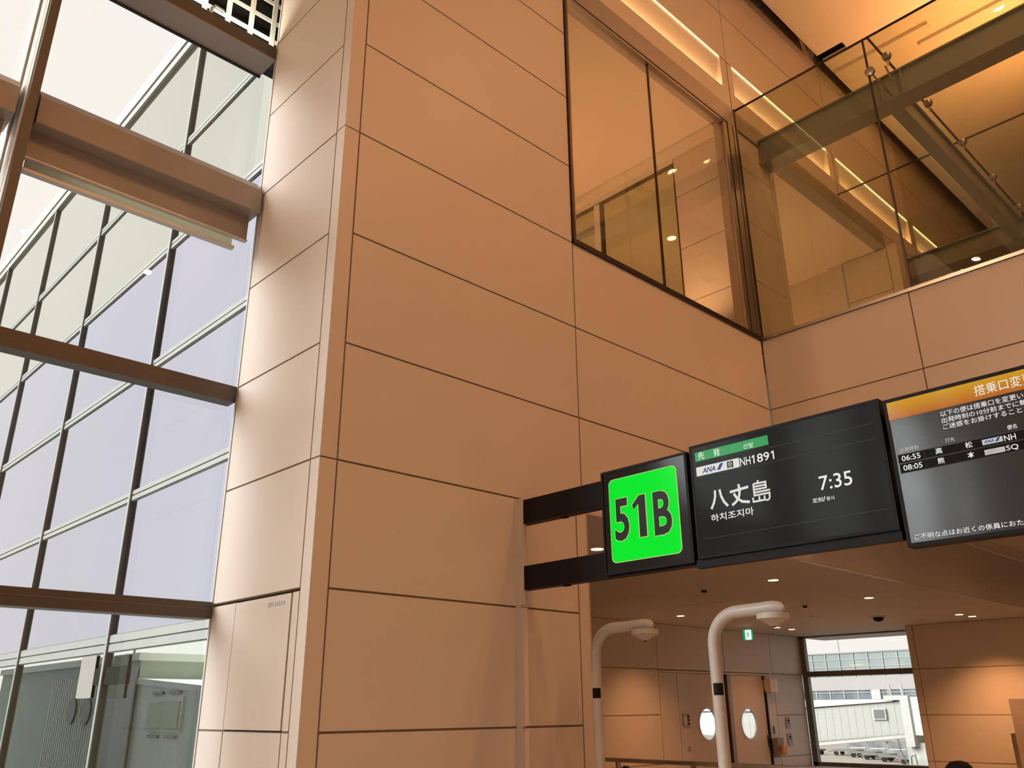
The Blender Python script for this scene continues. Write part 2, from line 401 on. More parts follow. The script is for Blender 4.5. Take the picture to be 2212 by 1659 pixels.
# doors with round portholes
def door(n, x0, x1, cx, cz, r, y=13.43):
    d = thing('door_%d' % n, ['left swing door with a round porthole, half behind the nearer white pole', 'right swing door with a round porthole and closer box'][n-1], 'door', ((x0+x1)/2, y, 0), kind='structure')
    mb = MB(); N = 40; z0, z1 = 0.0, 2.42
    ring = [(cx+r*math.cos(2*PI*i/N), cz+r*math.sin(2*PI*i/N)) for i in range(N)]
    # outer boundary points on the same angles
    outer = []
    for i in range(N):
        a = 2*PI*i/N; dx, dz = math.cos(a), math.sin(a); t = 1e9
        if dx > 1e-9: t = min(t, (x1-cx)/dx)
        if dx < -1e-9: t = min(t, (x0-cx)/dx)
        if dz > 1e-9: t = min(t, (z1-cz)/dz)
        if dz < -1e-9: t = min(t, (z0-cz)/dz)
        outer.append((cx+dx*t, cz+dz*t))
    for yy in (y, y+0.05):
        for i in range(N):
            j = (i+1) % N; pts = [ring[i], ring[j], outer[j], outer[i]]
            mb.face([(p[0], yy, p[1]) for p in pts])
            # corner fill
            if abs(outer[i][0]-outer[j][0]) > 1e-6 and abs(outer[i][1]-outer[j][1]) > 1e-6:
                cxn = x1 if max(outer[i][0], outer[j][0]) > x1-1e-6 else x0
                czn = z1 if max(outer[i][1], outer[j][1]) > z1-1e-6 else z0
                mb.face([(outer[i][0], yy, outer[i][1]), (outer[j][0], yy, outer[j][1]), (cxn, yy, czn)])
    for i in range(N):
        j = (i+1) % N
        mb.face([(ring[i][0], y, ring[i][1]), (ring[j][0], y, ring[j][1]), (ring[j][0], y+0.05, ring[j][1]), (ring[i][0], y+0.05, ring[i][1])])
    mb.build('door_leaf', mat('door paint %d' % n, (0.66, 0.52, 0.40), 0.5), d)
    mb = MB(); mb.lathe((cx, y-0.012, cz), [(r-0.03, 0.03), (r-0.03, 0), (r+0.025, 0), (r+0.025, 0.03)], axis=(0, 1, 0), seg=40)
    mb.m = mb.m
    # remove caps: build ring only
    mb.f = mb.f[:-2]; mb.m = mb.m[:-2]
    mb.build('porthole_rim', mull2, d, smooth=True)
    MB().lathe((cx, y+0.02, cz), [(r, 0), (r, 0.01)], axis=(0, 1, 0), seg=40).build('porthole_glass', winglass, d)
    return d
d1 = door(1, 18.98, 20.70, 19.80, 1.20, 0.40)
d2 = door(2, 20.92, 22.68, 21.75, 1.18, 0.40)
MB().box(22.60, 22.64, 13.38, 13.42, 0.58, 0.88).build('door_pull', darkfr, d2)
MB().box(22.62, 22.70, 13.36, 13.42, 2.32, 2.42).build('hinge', darkfr, d2)
struct(MB().box(20.70, 20.76, 13.40, 13.5, 0, 2.43, 0).box(20.76, 20.92, 13.36, 13.5, 0, 2.43, 1).build('trim_2', [darkfr, boxm]), 'brown upright between the two swing doors', 'trim')
struct(MB().box(22.70, 22.73, 13.37, 13.47, 0, 2.05).build('trim_3', darkfr), 'dark vertical gap strip right of the doors', 'trim')
# background seen through the portholes: exterior corridor rail
struct(MB().box(17, 24, 14.6, 14.66, 1.47, 1.50).box(22.6, 22.9, 14.5, 14.7, -1, 2.5).build('trim_4', exdark), 'thin rail and post outside the portholes', 'trim')
cb = thing('door_closer_box', 'beige closer box mounted beside the top corner of the right door', 'door closer', (22.85, 13.4, 1.97))
MB().box(22.64, 22.92, 13.18, 13.37, 1.98, 2.36).build('housing', panel, cb, bevel=0.01)
MB().box(22.93, 23.12, 13.22, 13.37, 1.98, 2.36).build('cover', white, cb, bevel=0.01)
ph = thing('wall_phone', 'beige wall handset with orange receiver in a slanted cradle by the right door', 'wall phone', (22.9, 13.36, 0.5))
MB().prism([(13.36, 0.30), (13.36, 0.80), (13.2, 0.80), (13.24, 0.55)], 'x', 22.76, 23.08).build('cradle', boxm, ph)
MB().prism([(13.2, 0.36), (13.2, 0.60), (13.12, 0.58), (13.14, 0.40)], 'x', 22.86, 23.06).build('receiver', orange, ph)
MB().box(22.86, 22.89, 13.34, 13.37, 0.9, 1.1).build('slot', darkfr, ph)
def notice_board(x0, x1, z0, z1, label, grp=None, y=13.4):
    t = thing('wall_notice', label, 'notice', ((x0+x1)/2, y, z0), grp)
    MB().box(x0, x1, y-0.02, y-0.001, z0, z1).build('plate', grey, t)
    dx, dz = x1-x0, z1-z0
    MB().box(x0+dx*0.3, x0+dx*0.75, y-0.026, y-0.02, z0+dz*0.62, z0+dz*0.78).box(x0+dx*0.25, x0+dx*0.8, y-0.026, y-0.02, z0+dz*0.48, z0+dz*0.52).build('pictogram', black, t)
notice_board(23.62, 23.86, 1.02, 1.33, 'upper of two small grey notices right of the wall phone')
notice_board(23.62, 23.86, 0.58, 0.90, 'lower of two small grey notices right of the wall phone')
t = thing('door_control_plate', 'grey plate with three dark buttons left of the left swing door', 'control plate', (19.0, 13.37, 1.18))
MB().box(18.66, 18.94, 13.37, 13.399, 1.16, 1.46).build('plate', grey, t)
for k in range(3): MB().box(18.84, 18.91, 13.36, 13.372, 1.20+k*0.085, 1.25+k*0.085).build('button', black, t)
MB().box(18.70, 18.80, 13.36, 13.372, 1.2, 1.4).build('label', white, t)
t = thing('wall_switch', 'small grey switch plate low on the wall left of the doors', 'switch', (18.9, 13.38, 0.6))
MB().box(18.84, 18.90, 13.38, 13.399, 0.58, 0.70).build('plate', grey, t)

# ================================================================== WINDOW WALL ON THE LEFT (plane Y~7.7)
w1 = thing('window_1', 'tall curtain window on the left with brown rails', 'window', (0, 7.7, 0), kind='structure')
MB().box(-14, 3.53, 7.695, 7.86, 4.50, 4.668).build('rail', mull, w1)
MB().box(-14, 3.53, 7.693, 7.70, 4.61, 4.614).build('rail_groove', groove, w1)
MB().box(-14, 3.53, 7.672, 7.86, 2.392, 2.54).build('rail', mull, w1)
MB().box(-14, 3.53, 7.668, 7.675, 2.475, 2.479).build('rail_groove', groove, w1)
MB().box(-14, 3.53, 7.67, 7.86, -0.1, 0.25).build('rail', mull, w1)
for xm in (1.145, -3.1, -7.35, -11.6):
    MB().box(xm, xm+0.08, 7.45, 7.86, 0, 9.0).build('mullion', mull, w1)
    MB().box(xm-0.012, xm-0.001, 7.50, 7.60, 0, 9.0).box(xm-0.012, xm-0.001, 7.62, 7.84, 0, 9.0).box(xm-0.03, xm+0.09, 7.88, 8.12, 0, 9.0).build('mullion_cap', mull2, w1)  # pale side strips put daylight on each mullion's left face into colour
xs = [-14, -11.55, -7.3, -3.05, 1.19, 3.6]
for i in range(5):
    for z0, z1 in ((0.25, 2.39), (2.54, 4.50), (4.668, 6.4), (6.9, 8.8)):
        yp = 8.03 if z1 > 8 else 7.865; MB().box(xs[i]+0.02, xs[i+1]-0.02, yp, yp+0.01, z0-0.02, z1+0.02).build('pane', winglass, w1)
MB().box(-14, 3.53, 7.69, 8.06, 8.835, 9.005).build('head_rail', mull, w1)
MB().box(-14, 3.53, 7.69, 8.05, 8.822, 8.835).build('head_lit_underside', boxm, w1)  # beige puts light bounced onto the rail's underside into its colour
MB().box(-14, 3.53, 8.05, 8.075, 8.80, 8.835).build('head_gasket', black, w1)
struct(MB().box(-14, 3.60, 7.75, 8.2, 11.41, 15.05).build('wall_window_head', panel), 'wall over the window lattice')
def blind_box(xa, xb, label):
    t = thing('blind_box', label, 'blind box', ((xa+xb)/2, 7.7, 6.3), 'beige box beams across the tall window')
    MB().prism([(7.95, 7.09), (7.722, 7.088), (7.60, 6.95), (7.585, 6.94), (7.585, 6.925), (7.579, 6.92), (7.562, 6.645), (7.735, 6.648), (7.95, 6.648)], 'x', xa, xb).build('box_beam', boxm, t)
    MB().box(xa, xb-0.04, 7.745, 7.80, 6.372, 6.645).build('lower_box', boxm, t)
    MB().box(xa, xb-0.03, 7.74, 7.80, 6.358, 6.372).build('lip', mull2, t)
    MB().box(xa+0.03, xb-0.16, 7.835, 7.84, 6.28, 6.40).build('blind_fabric', blind, t)
    MB().box(xa+0.02, xb-0.14, 7.80, 7.87, 6.255, 6.285).build('bottom_bar', mull2, t)
blind_box(1.265, 3.505, 'long beige box beam with roller blind running to the pier')
blind_box(-3.0, 1.09, 'beige box beam segment at the left edge, left of the brown mullion')
# lattice screen over the window
lt = thing('lattice_screen', 'white square lattice in front of a black void at the top left', 'lattice', (1, 8, 9.1))
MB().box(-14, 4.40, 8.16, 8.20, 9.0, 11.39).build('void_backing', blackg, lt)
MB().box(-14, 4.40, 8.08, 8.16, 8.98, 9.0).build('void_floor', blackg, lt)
mb = MB(); k = 0
x = 4.18
while x > -13.9:
    mb.box(x-0.03, x+0.03, 8.0, 8.02, 9.24, 11.39); x -= 0.289
for j in range(7): mb.box(-14, 4.38, 8.004, 8.018, 9.385+j*0.289-0.028, 9.385+j*0.289+0.028)
mb.build('lattice_bars', lattw, lt)
lamp('added_lattice_fill', 'AREA', (0.2, 7.80, 9.03), 95, (1.0, 0.98, 0.85), 6.6, lt, (0, 0.45, 1), size_y=0.08)  # added unseen strip lamp that brightens the lattice bars
mb = MB().tube([(2.78, 7.95, 9.15), (2.80, 7.95, 9.32), (2.84, 7.96, 9.38), (2.95, 7.97, 9.38)], 0.022, 12)
mb.build('clip', steel, lt, smooth=True)

# ================================================================== EXTERIOR WING FACADE (plane X=4.5)
fc = thing('terminal_wing', 'glazed curtain wall of the neighbouring wing outside the left window, sky mirrored in its panes', 'building', (4.5, 20, -5))
FY = [8.72, 12.94, 17.14, 21.34, 25.54, 29.74, 33.94, 38.14, 42.34, 46.5]
FZ = [-5.0, -0.4, 2.50, 4.63, 6.75, 8.93, 11.03, 13.55]
for i in range(len(FY)-1):
    for j in range(len(FZ)-1):
        mm = exglass2 if j >= 5 else (exglass3 if j <= 1 else exglass)
        MB().box(4.515, 4.56, FY[i]+0.02, FY[i+1]-0.02, FZ[j]+0.06, FZ[j+1]-0.06).build('glass_pane', mm, fc)
for j in range(7):
    MB().box(4.515, 4.56, 8.0, 8.70, FZ[j]+0.06, FZ[j+1]-0.06).build('glass_pane', exglass2 if j >= 5 else (exglass3 if j <= 1 else exglass), fc)
MB().box(4.6, 6.5, 8.0, 46.5, -5, 13.9).build('core', exdark, fc)
mb = MB(); mk = MB()
for y in FY:
    mb.box(4.455, 4.475, y-0.035, y+0.035, -5, 13.55); mk.box(4.475, 4.60, y-0.03, y+0.03, -5, 13.55)
mb.build('mullion_caps', exlight, fc); mk.build('mullion_webs', exdark, fc)
mb = MB(); mk = MB()
for z in FZ[1:-1]:
    h = 0.075 if z > 3 else 0.11
    mb.box(4.485, 4.56, 8.0, 46.5, z+0.010, z+h).box(4.485, 4.56, 8.0, 46.5, z-h, z-0.010)
    mk.box(4.505, 4.60, 8.0, 46.5, z-h-0.015, z+h+0.015)
mb.build('transom_caps', exlight, fc); mk.build('transom_gaskets', exdark, fc)
mb = MB().box(4.45, 4.6, 8.0, 46.5, 13.55, 13.72).box(4.43, 4.6, 8.0, 46.5, 13.78, 13.95).box(4.46, 4.6, 8.0, 46.5, 14.0, 14.22)
mb.build('parapet', mat('parapet metal', (0.35, 0.35, 0.30), 0.45, 0.2), fc)
t = thing('hanging_banner', 'plain beige banner hung behind the wing glazing at lower left', 'banner', (4.53, 13.62, 1.78))
MB().box(4.490, 4.498, 13.32, 13.93, 1.79, 2.37).build('cloth', mat('beige banner', (0.21, 0.19, 0.165), 0.8), t)
t = thing('dark_plate', 'dark green cross-shaped plates on the wing glazing right of the beige banner', 'plate', (4.53, 12.7, 1.77))
dg = mat('dark green plate', (0.014, 0.018, 0.012), 0.9, spec=0.05)
MB().box(4.494, 4.504, 12.11, 12.64, 1.775, 2.32).build('tall_plate', mat('green grey plate', (0.03, 0.036, 0.027), 0.9, spec=0.05), t)
MB().box(4.488, 4.494, 12.10, 12.905, 1.955, 2.185).box(4.488, 4.494, 12.98, 13.29, 1.955, 2.185).build('wide_plate', dg, t)

# boarding bridge standing left of the frame; seen mirrored in the wing glazing
bb = thing('boarding_bridge', 'pale boarding bridge with a green window, mirrored in the lower wing glazing', 'boarding bridge', (-1.5, 22, -5))
gm = mat('pale green grey metal', (0.90, 0.95, 0.87), 0.5); gd = mat('dark green corrugated metal', (0.40, 0.47, 0.38), 0.6); gw = mat('green bridge window', (0.22, 0.36, 0.20), 0.2)
fm = mat('bridge fascia', (0.85, 0.86, 0.78), 0.5)
MB().prism([(12.0, 0.0), (23.4, 0.2), (23.4, 2.28), (12.0, 1.5)], 'x', -3.0, 0.0).build('tunnel', gm, bb)
MB().prism([(12.0, 1.5), (23.4, 2.28), (23.4, 2.42), (12.0, 1.64)], 'x', -3.1, 0.06).build('roof_edge', fm, bb)
MB().box(0.0, 0.05, 20.5, 22.55, 1.16, 1.93).build('window_surround', fm, bb)
MB().box(0.04, 0.07, 20.62, 22.42, 1.23, 1.83).build('bridge_window', gw, bb)
for y0 in (20.7, 21.7):
    MB().box(0.0, 0.06, y0, y0+0.6, 2.0, 2.06).build('vent', exdark, bb); MB().box(0.0, 0.06, y0, y0+0.6, 1.02, 1.08).build('vent', exdark, bb)
MB().box(-4, 0.02, 23.4, 36.0, -0.2, 2.86).build('cab', gd, bb)
mb = MB(); y = 24.6
while y < 30.0: mb.box(0.02, 0.06, y, y+0.09, -0.2, 2.6); y += 0.18
mb.build('cab_ribs', gm, bb)
MB().box(-4.1, 0.12, 23.3, 36.0, 2.86, 3.05).build('cab_fascia', fm, bb)
MB().box(0.06, 0.10, 23.4, 25.2, -0.2, 2.7).build('cab_column', mat('mauve grey metal', (0.34, 0.32, 0.31), 0.6), bb)
MB().lathe((0.06, 27.9, 1.65), [(0.01, 0), (0.36, 0), (0.36, 0.05), (0.01, 0.05)], axis=(1, 0, 0)).build('porthole', exdark, bb)
MB().lathe((0.06, 26.7, 1.64), [(0.01, 0), (0.36, 0), (0.36, 0.05), (0.01, 0.05)], axis=(1, 0, 0)).build('porthole', exdark, bb)
MB().tube([(0, 24.0, 2.8), (0, 24.0, 3.5)], 0.03, 8).build('mast', exdark, bb)
MB().box(-2.2, -0.8, 16, 17, -5, 0.05).build('support_leg', gm, bb); MB().box(-3, -1, 28, 31, -5, -0.2).build('support_leg', gm, bb)

# ================================================================== UPPER GLASS BOX
# metal header and jambs of the main upper window
struct(MB().box(6.812, 17.1, 5.985, 6.22, 10.95, 11.33).build('trim_5', mat('satin grey header', (0.33, 0.29, 0.26), 0.35, 0.15)), 'satin metal header over the upper glazing', 'trim')
w3 = thing('window_3', 'upper glazed opening in the main wall', 'window', (9, 6.0, 6.93), kind='structure')
MB().box(6.812, 6.855, 5.97, 6.12, 6.93, 10.96).box(6.812, 11.19, 5.965, 6.1, 6.925, 6.985).build('frame', darkfr, w3)
MB().box(6.855, 6.875, 5.975, 6.12, 6.985, 10.95).box(6.86, 10.78, 6.0, 6.12, 10.90, 10.95).build('frame_liner', steel, w3)
MB().box(6.87, 8.755, 6.04, 6.055, 6.98, 10.92).build('pane', boxglass2, w3)
MB().box(8.775, 10.80, 6.04, 6.055, 6.98, 10.92).build('pane', boxglass2, w3)
MB().box(8.755, 8.775, 6.03, 6.065, 6.98, 10.92).build('pane_joint', darkfr, w3)
mb = MB().box(10.80, 10.90, 6.0, 6.2, 6.98, 10.95, 0).box(10.91, 10.925, 6.01, 6.2, 6.98, 10.95, 1).box(10.925, 11.06, 5.99, 6.2, 6.98, 10.95, 0).box(11.06, 11.075, 6.0, 6.2, 6.98, 10.95, 0).box(11.075, 11.15, 5.98, 6.2, 6.98, 10.95, 0).box(11.15, 11.20, 5.97, 6.2, 6.93, 11.33, 1)
struct(mb.build('trim_6', [steel, darkfr]), 'stainless corner post of the upper glazing', 'trim')
# right-hand glass wall, plane X=11.18
w4 = thing('window_4', 'frameless glass wall on top of the right-hand wall', 'window', (11.18, 0, 6.93), kind='structure')
gy = [5.96, 3.68, 1.42, -0.84, -3.1, -5.36]
for i in range(5): MB().box(11.185, 11.20, gy[i+1]+0.008, gy[i]-0.008, 6.97, 11.31).build('pane', boxglass, w4)
mb = MB()
for y in gy[1:-1]: mb.box(11.178, 11.206, y-0.014, y+0.014, 6.96, 11.31)
mb.build('pane_joints', darkfr, w4)
MB().box(11.16, 11.215, -5.4, 5.98, 6.925, 6.975).build('sill', steel, w4)
MB().box(11.172, 11.18, -5.4, 5.98, 6.92, 6.935).box(11.172, 11.212, -5.4, 5.98, 11.31, 11.325).build('edge_seal', darkfr, w4)
# glass canopy roof
cp = thing('glass_canopy', 'flat frameless glass roof over the upper right enclosure, held by round clamps', 'glass canopy', (15, 0, 11.3))
rx = [11.21, 14.96, 18.7, 22.4]; ry = [5.97, 3.60, -0.2, -4.0]
for i in range(3):
    for j in range(3):
        MB().box(rx[i]+0.008, rx[i+1]-0.008, ry[j+1]+0.008, ry[j]-0.008, 11.30, 11.315).build('glass_pane', boxglass2, cp)
mb = MB()
for x in rx[1:]: mb.box(x-0.012, x+0.012, -4, 5.97, 11.295, 11.32)
for y in ry[1:3]: mb.box(11.2, 22.4, y-0.016, y+0.016, 11.295, 11.32)
mb.build('pane_joints', darkfr, cp)
for x in (11.75, 13.38, 14.96, 16.54, 18.07):
    o = MB().lathe((x, 3.55, 11.22), [(0.012, -0.14), (0.012, -0.03), (0.05, -0.02), (0.075, 0.02), (0.075, 0.07), (0.02, 0.08)], seg=20).build('clamp', steel, cp, smooth=True)
MB().tube([(12.0, 3.66, 10.69), (11.28, 3.66, 10.69)], 0.014, 10).lathe((11.17, 3.66, 10.69), [(0.03, -0.01), (0.075, 0), (0.075, 0.05), (0.03, 0.1), (0.015, 0.12)], axis=(1, 0, 0), seg=20).build('wall_clamp', steel, cp, smooth=True)
MB().tube([(11.75, 3.60, 11.1), (11.95, 3.60, 10.95)], 0.014, 8).build('clamp_stay', steel, cp)
def hbeam_y(name, label, x0, x1, z0, z1, y0, y1, plates=()):
    t = thing(name, label, 'steel beam', ((x0+x1)/2, (y0+y1)/2, z0))
    xm = (x0+x1)/2
    MB().box(x0, x1, y0, y1, z0, z0+0.025).build('lower_flange', beamp, t)
    MB().box(x0, x1, y0, y1, z1-0.025, z1).build('upper_flange', beamp, t)
    MB().box(xm-0.14, xm+0.14, y0, y1, z0+0.025, z1-0.025).build('web', beamp, t)
    for p in plates: MB().box(x0+0.005, xm-0.14, p-0.015, p+0.015, z0+0.025, z1-0.025).build('stiffener', beamp, t)
    return t
hbeam_y('steel_beam', 'long grey steel beam crossing the upper glass enclosure from the column to the top right', 11.92, 12.29, 10.58, 11.08, -6, 6.06, (3.78, 3.46, 6.0))
t = thing('steel_beam', 'grey steel cross beam under the row of round glass clamps', 'steel beam', (15, 3.7, 10.58))
MB().box(12.29, 18.14, 3.61, 3.82, 10.58, 10.605).build('lower_flange', beamp, t)
MB().box(12.29, 18.14, 3.61, 3.82, 11.055, 11.08).build('upper_flange', beamp, t)
MB().box(12.29, 18.14, 3.66, 3.77, 10.6, 11.06).build('web', beamp, t)
hbeam_y('steel_beam', 'farther grey steel beam low in the right-hand glass, parallel to the long one', 18.15, 18.6, 10.58, 11.06, -6, 6.0)
# column and corridor behind the glass
mb = MB()
panels_y(mb, 6.02, [11.27, 12.24, 12.40], [6.93, 8.05, 9.15, 10.23, 10.95], th=0.02, g=0.006)
mb.box(11.27, 12.40, 6.07, 6.3, 6.93, 10.95, 1)
mb.box(11.2, 27, 6.23, 6.3, 11.11, 11.33, 0).box(17.15, 27, 6.02, 6.22, 10.95, 11.33, 0)
mb.box(17.36, 27, 6.02, 6.3, 6.93, 10.95, 0)
panels_x(mb, 11.1, [6.22, 7.27], [6.93, 8.01, 9.06, 10.12, 10.95])
mb.box(11.18, 11.24, 6.3, 7.27, 6.93, 10.95, 0)
struct(mb.build('wall_corridor', [panel, groove]), 'panelled column and corridor wall behind the upper glass')
struct(MB().box(6.6, 17.4, 6.22, 14, 10.95, 11.1).build('ceiling_corridor', plaster), 'textured orange-lit ceiling of the upper corridor', 'ceiling')
struct(MB().box(6.6, 6.8, 6.3, 14, 6.93, 10.95).box(6.6, 17.4, 13.8, 14, 6.93, 10.95).build('wall_corridor_back', plaster), 'plain back walls of the upper corridor')
mb = MB()
mb.box(17.2, 17.35, 7.32, 13.8, 6.93, 10.95, 0)
mb.box(17.1, 17.35, 7.0, 7.32, 6.93, 10.95, 2)
panels_x(mb, 17.1, [5.97, 6.97], [6.93, 8.8, 9.93, 10.94], m=2)
mb.box(17.05, 17.35, 5.75, 5.95, 6.93, 10.95, 2)
struct(mb.build('wall_corridor_end', [plaster, groove, panel]), 'end wall of the upper corridor with a panelled recess')
gp = thing('window_5', 'glass partition inside the upper corridor', 'window', (11.1, 8.5, 6.93), kind='structure')
MB().box(11.1, 11.2, 9.03, 9.18, 6.93, 10.88).box(11.08, 11.2, 7.27, 13.8, 10.86, 10.95).build('frame', white, gp)
MB().box(11.09, 11.2, 9.0, 9.03, 6.93, 10.86).box(11.09, 11.2, 7.27, 7.285, 6.93, 10.86).box(11.09, 11.2, 7.27, 13.8, 10.85, 10.865).build('gasket', darkfr, gp)
MB().box(11.10, 11.2, 9.2, 12, 10.33, 10.42).build('glazing_bar', grey, gp)
MB().box(11.14, 11.15, 7.28, 9.02, 6.95, 10.86).build('pane', partglass, gp)
MB().box(11.14, 11.15, 9.2, 13.8, 6.95, 10.86).build('pane', partglass, gp)

# ================================================================== LIGHT FITTINGS
def cove(i, a, b):
    t = thing('cove_light', 'glowing wall slot, %s in the upper row' % ['nearest and longest-looking', 'second from the left', 'third from the left', 'fourth and farthest'][i], 'cove light', ((a+b)/2, 6.1, 12.3), 'lit slots along the upper wall')
    MB().box(a+0.01, b-0.01, 5.998, 6.02, 12.358, 12.37).build('light_strip', lampc, t)
    lamp('strip_light', 'AREA', ((a+b)/2, 6.07, 11.735), 17, (1, 0.56, 0.23), (b-a)-0.06, t, (0, 0.25, 1), size_y=0.05)
for i, (a, b) in enumerate(nich): cove(i, a, b)
def downlight(x, y, z, label, power, r=0.095, spot=115, cat='downlight', grp='round recessed downlights of the gate room ceiling'):
    t = thing('downlight', label, cat, (x, y, z), grp)
    MB().lathe((x, y, z-0.006), [(r*0.9, 0.006), (r*0.9, 0), (r*1.1, 0), (r*1.12, 0.006)], seg=24).build('trim_ring', white, t)
    MB().lathe((x, y, z-0.012), [(0.01, 0), (r*0.86, 0), (r*0.86, 0.010), (0.01, 0.010)], seg=24).build('lens', lampw, t)
    if power: lamp('downlight_bulb', 'SPOT', (x, y, z-0.03), power, WARM, 0.06, t, (0, 0, -1), spot, 0.85)
    return t
zc = 3.59
for x, y, lab, p in ((8.66, 7.39, 'largest warm round downlight, seen between the black beams left of the green sign', SPOT_W),
                  (13.14, 7.38, 'warm downlight just below the wide flight display', SPOT_W),
                  (16.82, 7.43, 'warm downlight just right of and below the ceiling joint', SPOT_W),
                  (16.80, 11.90, 'warm downlight right of the farther white pole arm', SPOT_W*5.8),
                  (21.67, 7.50, 'left one of the close pair of downlights nearest the right edge', SPOT_W*2.5),
                  (22.38, 7.46, 'right one of the close pair of downlights nearest the right edge', SPOT_W*9.0),
                  (21.36, 12.05, 'left one of the close pair of downlights above the swing doors', SPOT_W*1.2),
                  (22.21, 12.09, 'right one of the close pair of downlights above the swing doors', SPOT_W*1.2)):
    downlight(x, y, zc, lab, p)
# hall ceiling downlights
for i, (x, y) in enumerate(((4.5, -4.5), (8.0, -4.5), (4.5, -9.0), (8.0, -9.0), (1.0, -7.0), (9.5, -1.0), (-5.0, 6.9), (-8.5, 6.9))):  # the last two are unseen lamps added to brighten the pier
    t = downlight(x, y, 15.04 if x < 0 else 14.49, 'hall ceiling downlight above the frame, ' + ['nearest the pier', 'in front of the upper window', 'second row toward the pier', 'second row toward the glass wall', 'above the camera', 'nearest the glass wall', 'unseen lamp added to brighten the pier, beside the window wall', 'unseen lamp added to brighten the pier, far left near the window wall'][i], 0, r=0.12, grp='hall ceiling downlights')
    lamp('hall_bulb', 'AREA', (x, y, 14.99 if x < 0 else 14.45), HALL_W*(2.6 if x < 0 else 1), ((1.0, 0.62, 0.38) if x < 0 else WARM), 0.22, t, (0, 0.25, -1))
for i, (x, y) in enumerate(((13.5, 3.6), (17.5, 3.6), (21.5, 3.6))):  # unseen lamps added under the overhang to brighten the header wall
    downlight(x, y, 4.655, 'downlight in the overhang soffit hidden above the displays, ' + ['nearest', 'middle', 'farthest'][i], 95, spot=165, grp='added soffit lights')
downlight(15.95, 2.63, 14.49, 'hall ceiling downlight at the upper right edge', 60, r=0.12, grp='hall ceiling downlights')
for i, (x, y) in enumerate(((13.4, 1.2), (16.2, 2.2), (13.6, -2.5))):
    t = thing('uplight', 'ceiling uplight on the glass canopy, ' + ['nearest the glass wall', 'farthest from the glass wall', 'nearest the hall rear'][i], 'uplight', (x, y, 11.4), 'ceiling uplights')
    MB().box(x-0.12, x+0.12, y-0.12, y+0.12, 11.33, 11.42).build('housing', black, t)
    lamp('uplight_bulb', 'SPOT', (x, y, 11.5), UP_W, (1.0, 0.43, 0.15), 0.12, t, (0.05, -0.05, 1), 140, 0.9)
for i, (x, y) in enumerate(((8.3, 7.6), (10.1, 6.9), (9.5, 10.5), (14.2, 6.9), (15.8, 9.0), (13.0, 11.0))):  # unseen lamps added on the corridor floor to light its ceiling and walls
    t = thing('added_corridor_fill', 'unseen fill light added on the corridor floor, ' + ['left one below the upper window', 'right one below the upper window', 'at the back of the corridor', 'behind the column', 'beside the end wall', 'deep behind the partition'][i], 'added fill light', (x, y, 6.92), 'added corridor fill lights')
    MB().box(x-0.1, x+0.1, y-0.1, y+0.1, 6.92, 7.0).build('housing', black, t)
    lamp('added_fill_bulb', 'SPOT', (x, y, 7.06), CORR_W, (1, 0.52, 0.23), 0.08, t, (0, 0, 1), 150, 0.8)
for x, y, lab in ((15.76, 1.76, 'upper'), (17.45, 1.75, 'middle'), (18.42, -0.24, 'lower')):
    t = downlight(x, y, 14.49, 'hall ceiling downlight mirrored in the upper window, %s of the three glints' % lab, 0, r=0.14, grp='hall ceiling downlights')
    for c in t.children:
        if c.name.startswith('lens'): c.data.materials[0] = lampB
# linear slots on the hall ceiling
for x, ya, yb, lab in ((15.45, 3.75, 5.7, 'short linear ceiling slot behind the glass top right'), (15.9, -2.0, 4.08, 'long linear ceiling slot behind the glass at the top right edge')):
    t = thing('ceiling_slot', lab, 'ceiling slot', (x, (ya+yb)/2, 14.42))
    MB().box(x-0.16, x-0.02, ya, yb, 14.42, 14.5).build('lip', hallceil, t)

# ================================================================== CEILING DEVICES
def dome(x, y, r, label):
    t = thing('dome_camera', label, 'dome camera', (x, y, zc), None)
    MB().lathe((x, y, zc-0.03), [(r*0.9, 0), (r*1.35, 0.01), (r*1.4, 0.029)], seg=24).build('base', ceilm, t, smooth=True)
    MB().lathe((x, y, zc-0.03-r*0.75), [(0.001, 0), (r*0.5, r*0.08), (r*0.82, r*0.3), (r*0.95, r*0.75)], seg=24).build('dome', black, t, smooth=True)
dome(20.58, 8.94, 0.13, 'largest black dome camera on the gate room ceiling')
dome(13.2, 8.8, 0.055, 'small recessed dome camera left of the downlight under the display')
dome(16.94, 8.86, 0.055, 'small dome camera left of the ceiling joint end')
for x, lab in ((19.3, 'left of two tiny white ceiling sensors'), (19.75, 'right of two tiny white ceiling sensors')):
    t = MB().lathe((x, 9.95, zc-0.02), [(0.02, 0), (0.05, 0.005), (0.055, 0.019)], seg=16).build('ceiling_sensor', white)
    tag(t, lab, 'sensor')
# exit sign, end-on to the camera's left
ex = thing('exit_sign', 'green and white running man exit sign hung from the gate room ceiling', 'exit sign', (20.6, 12.4, 3.28))
MB().box(20.40, 20.44, 12.25, 12.50, 3.24, 3.50, 0).build('sign_box', exitG, ex)
MB().box(20.385, 20.399, 12.27, 12.44, 3.25, 3.49).build('sign_face', exitW, ex)
MB().box(20.41, 20.43, 12.35, 12.39, 3.50, 3.59).build('hanger', white, ex)
mb = MB()
def fig(p): mb.face([(20.383, 12.27+0.17*(1-a), 3.25+0.24*b) for a, b in p])
fig([(0.45, 0.78), (0.53, 0.72), (0.60, 0.78), (0.57, 0.88), (0.48, 0.88)])
fig([(0.36, 0.70), (0.58, 0.68), (0.55, 0.42), (0.40, 0.42)])
fig([(0.40, 0.44), (0.52, 0.44), (0.34, 0.12), (0.24, 0.14)])
fig([(0.46, 0.44), (0.57, 0.46), (0.74, 0.28), (0.68, 0.22)])
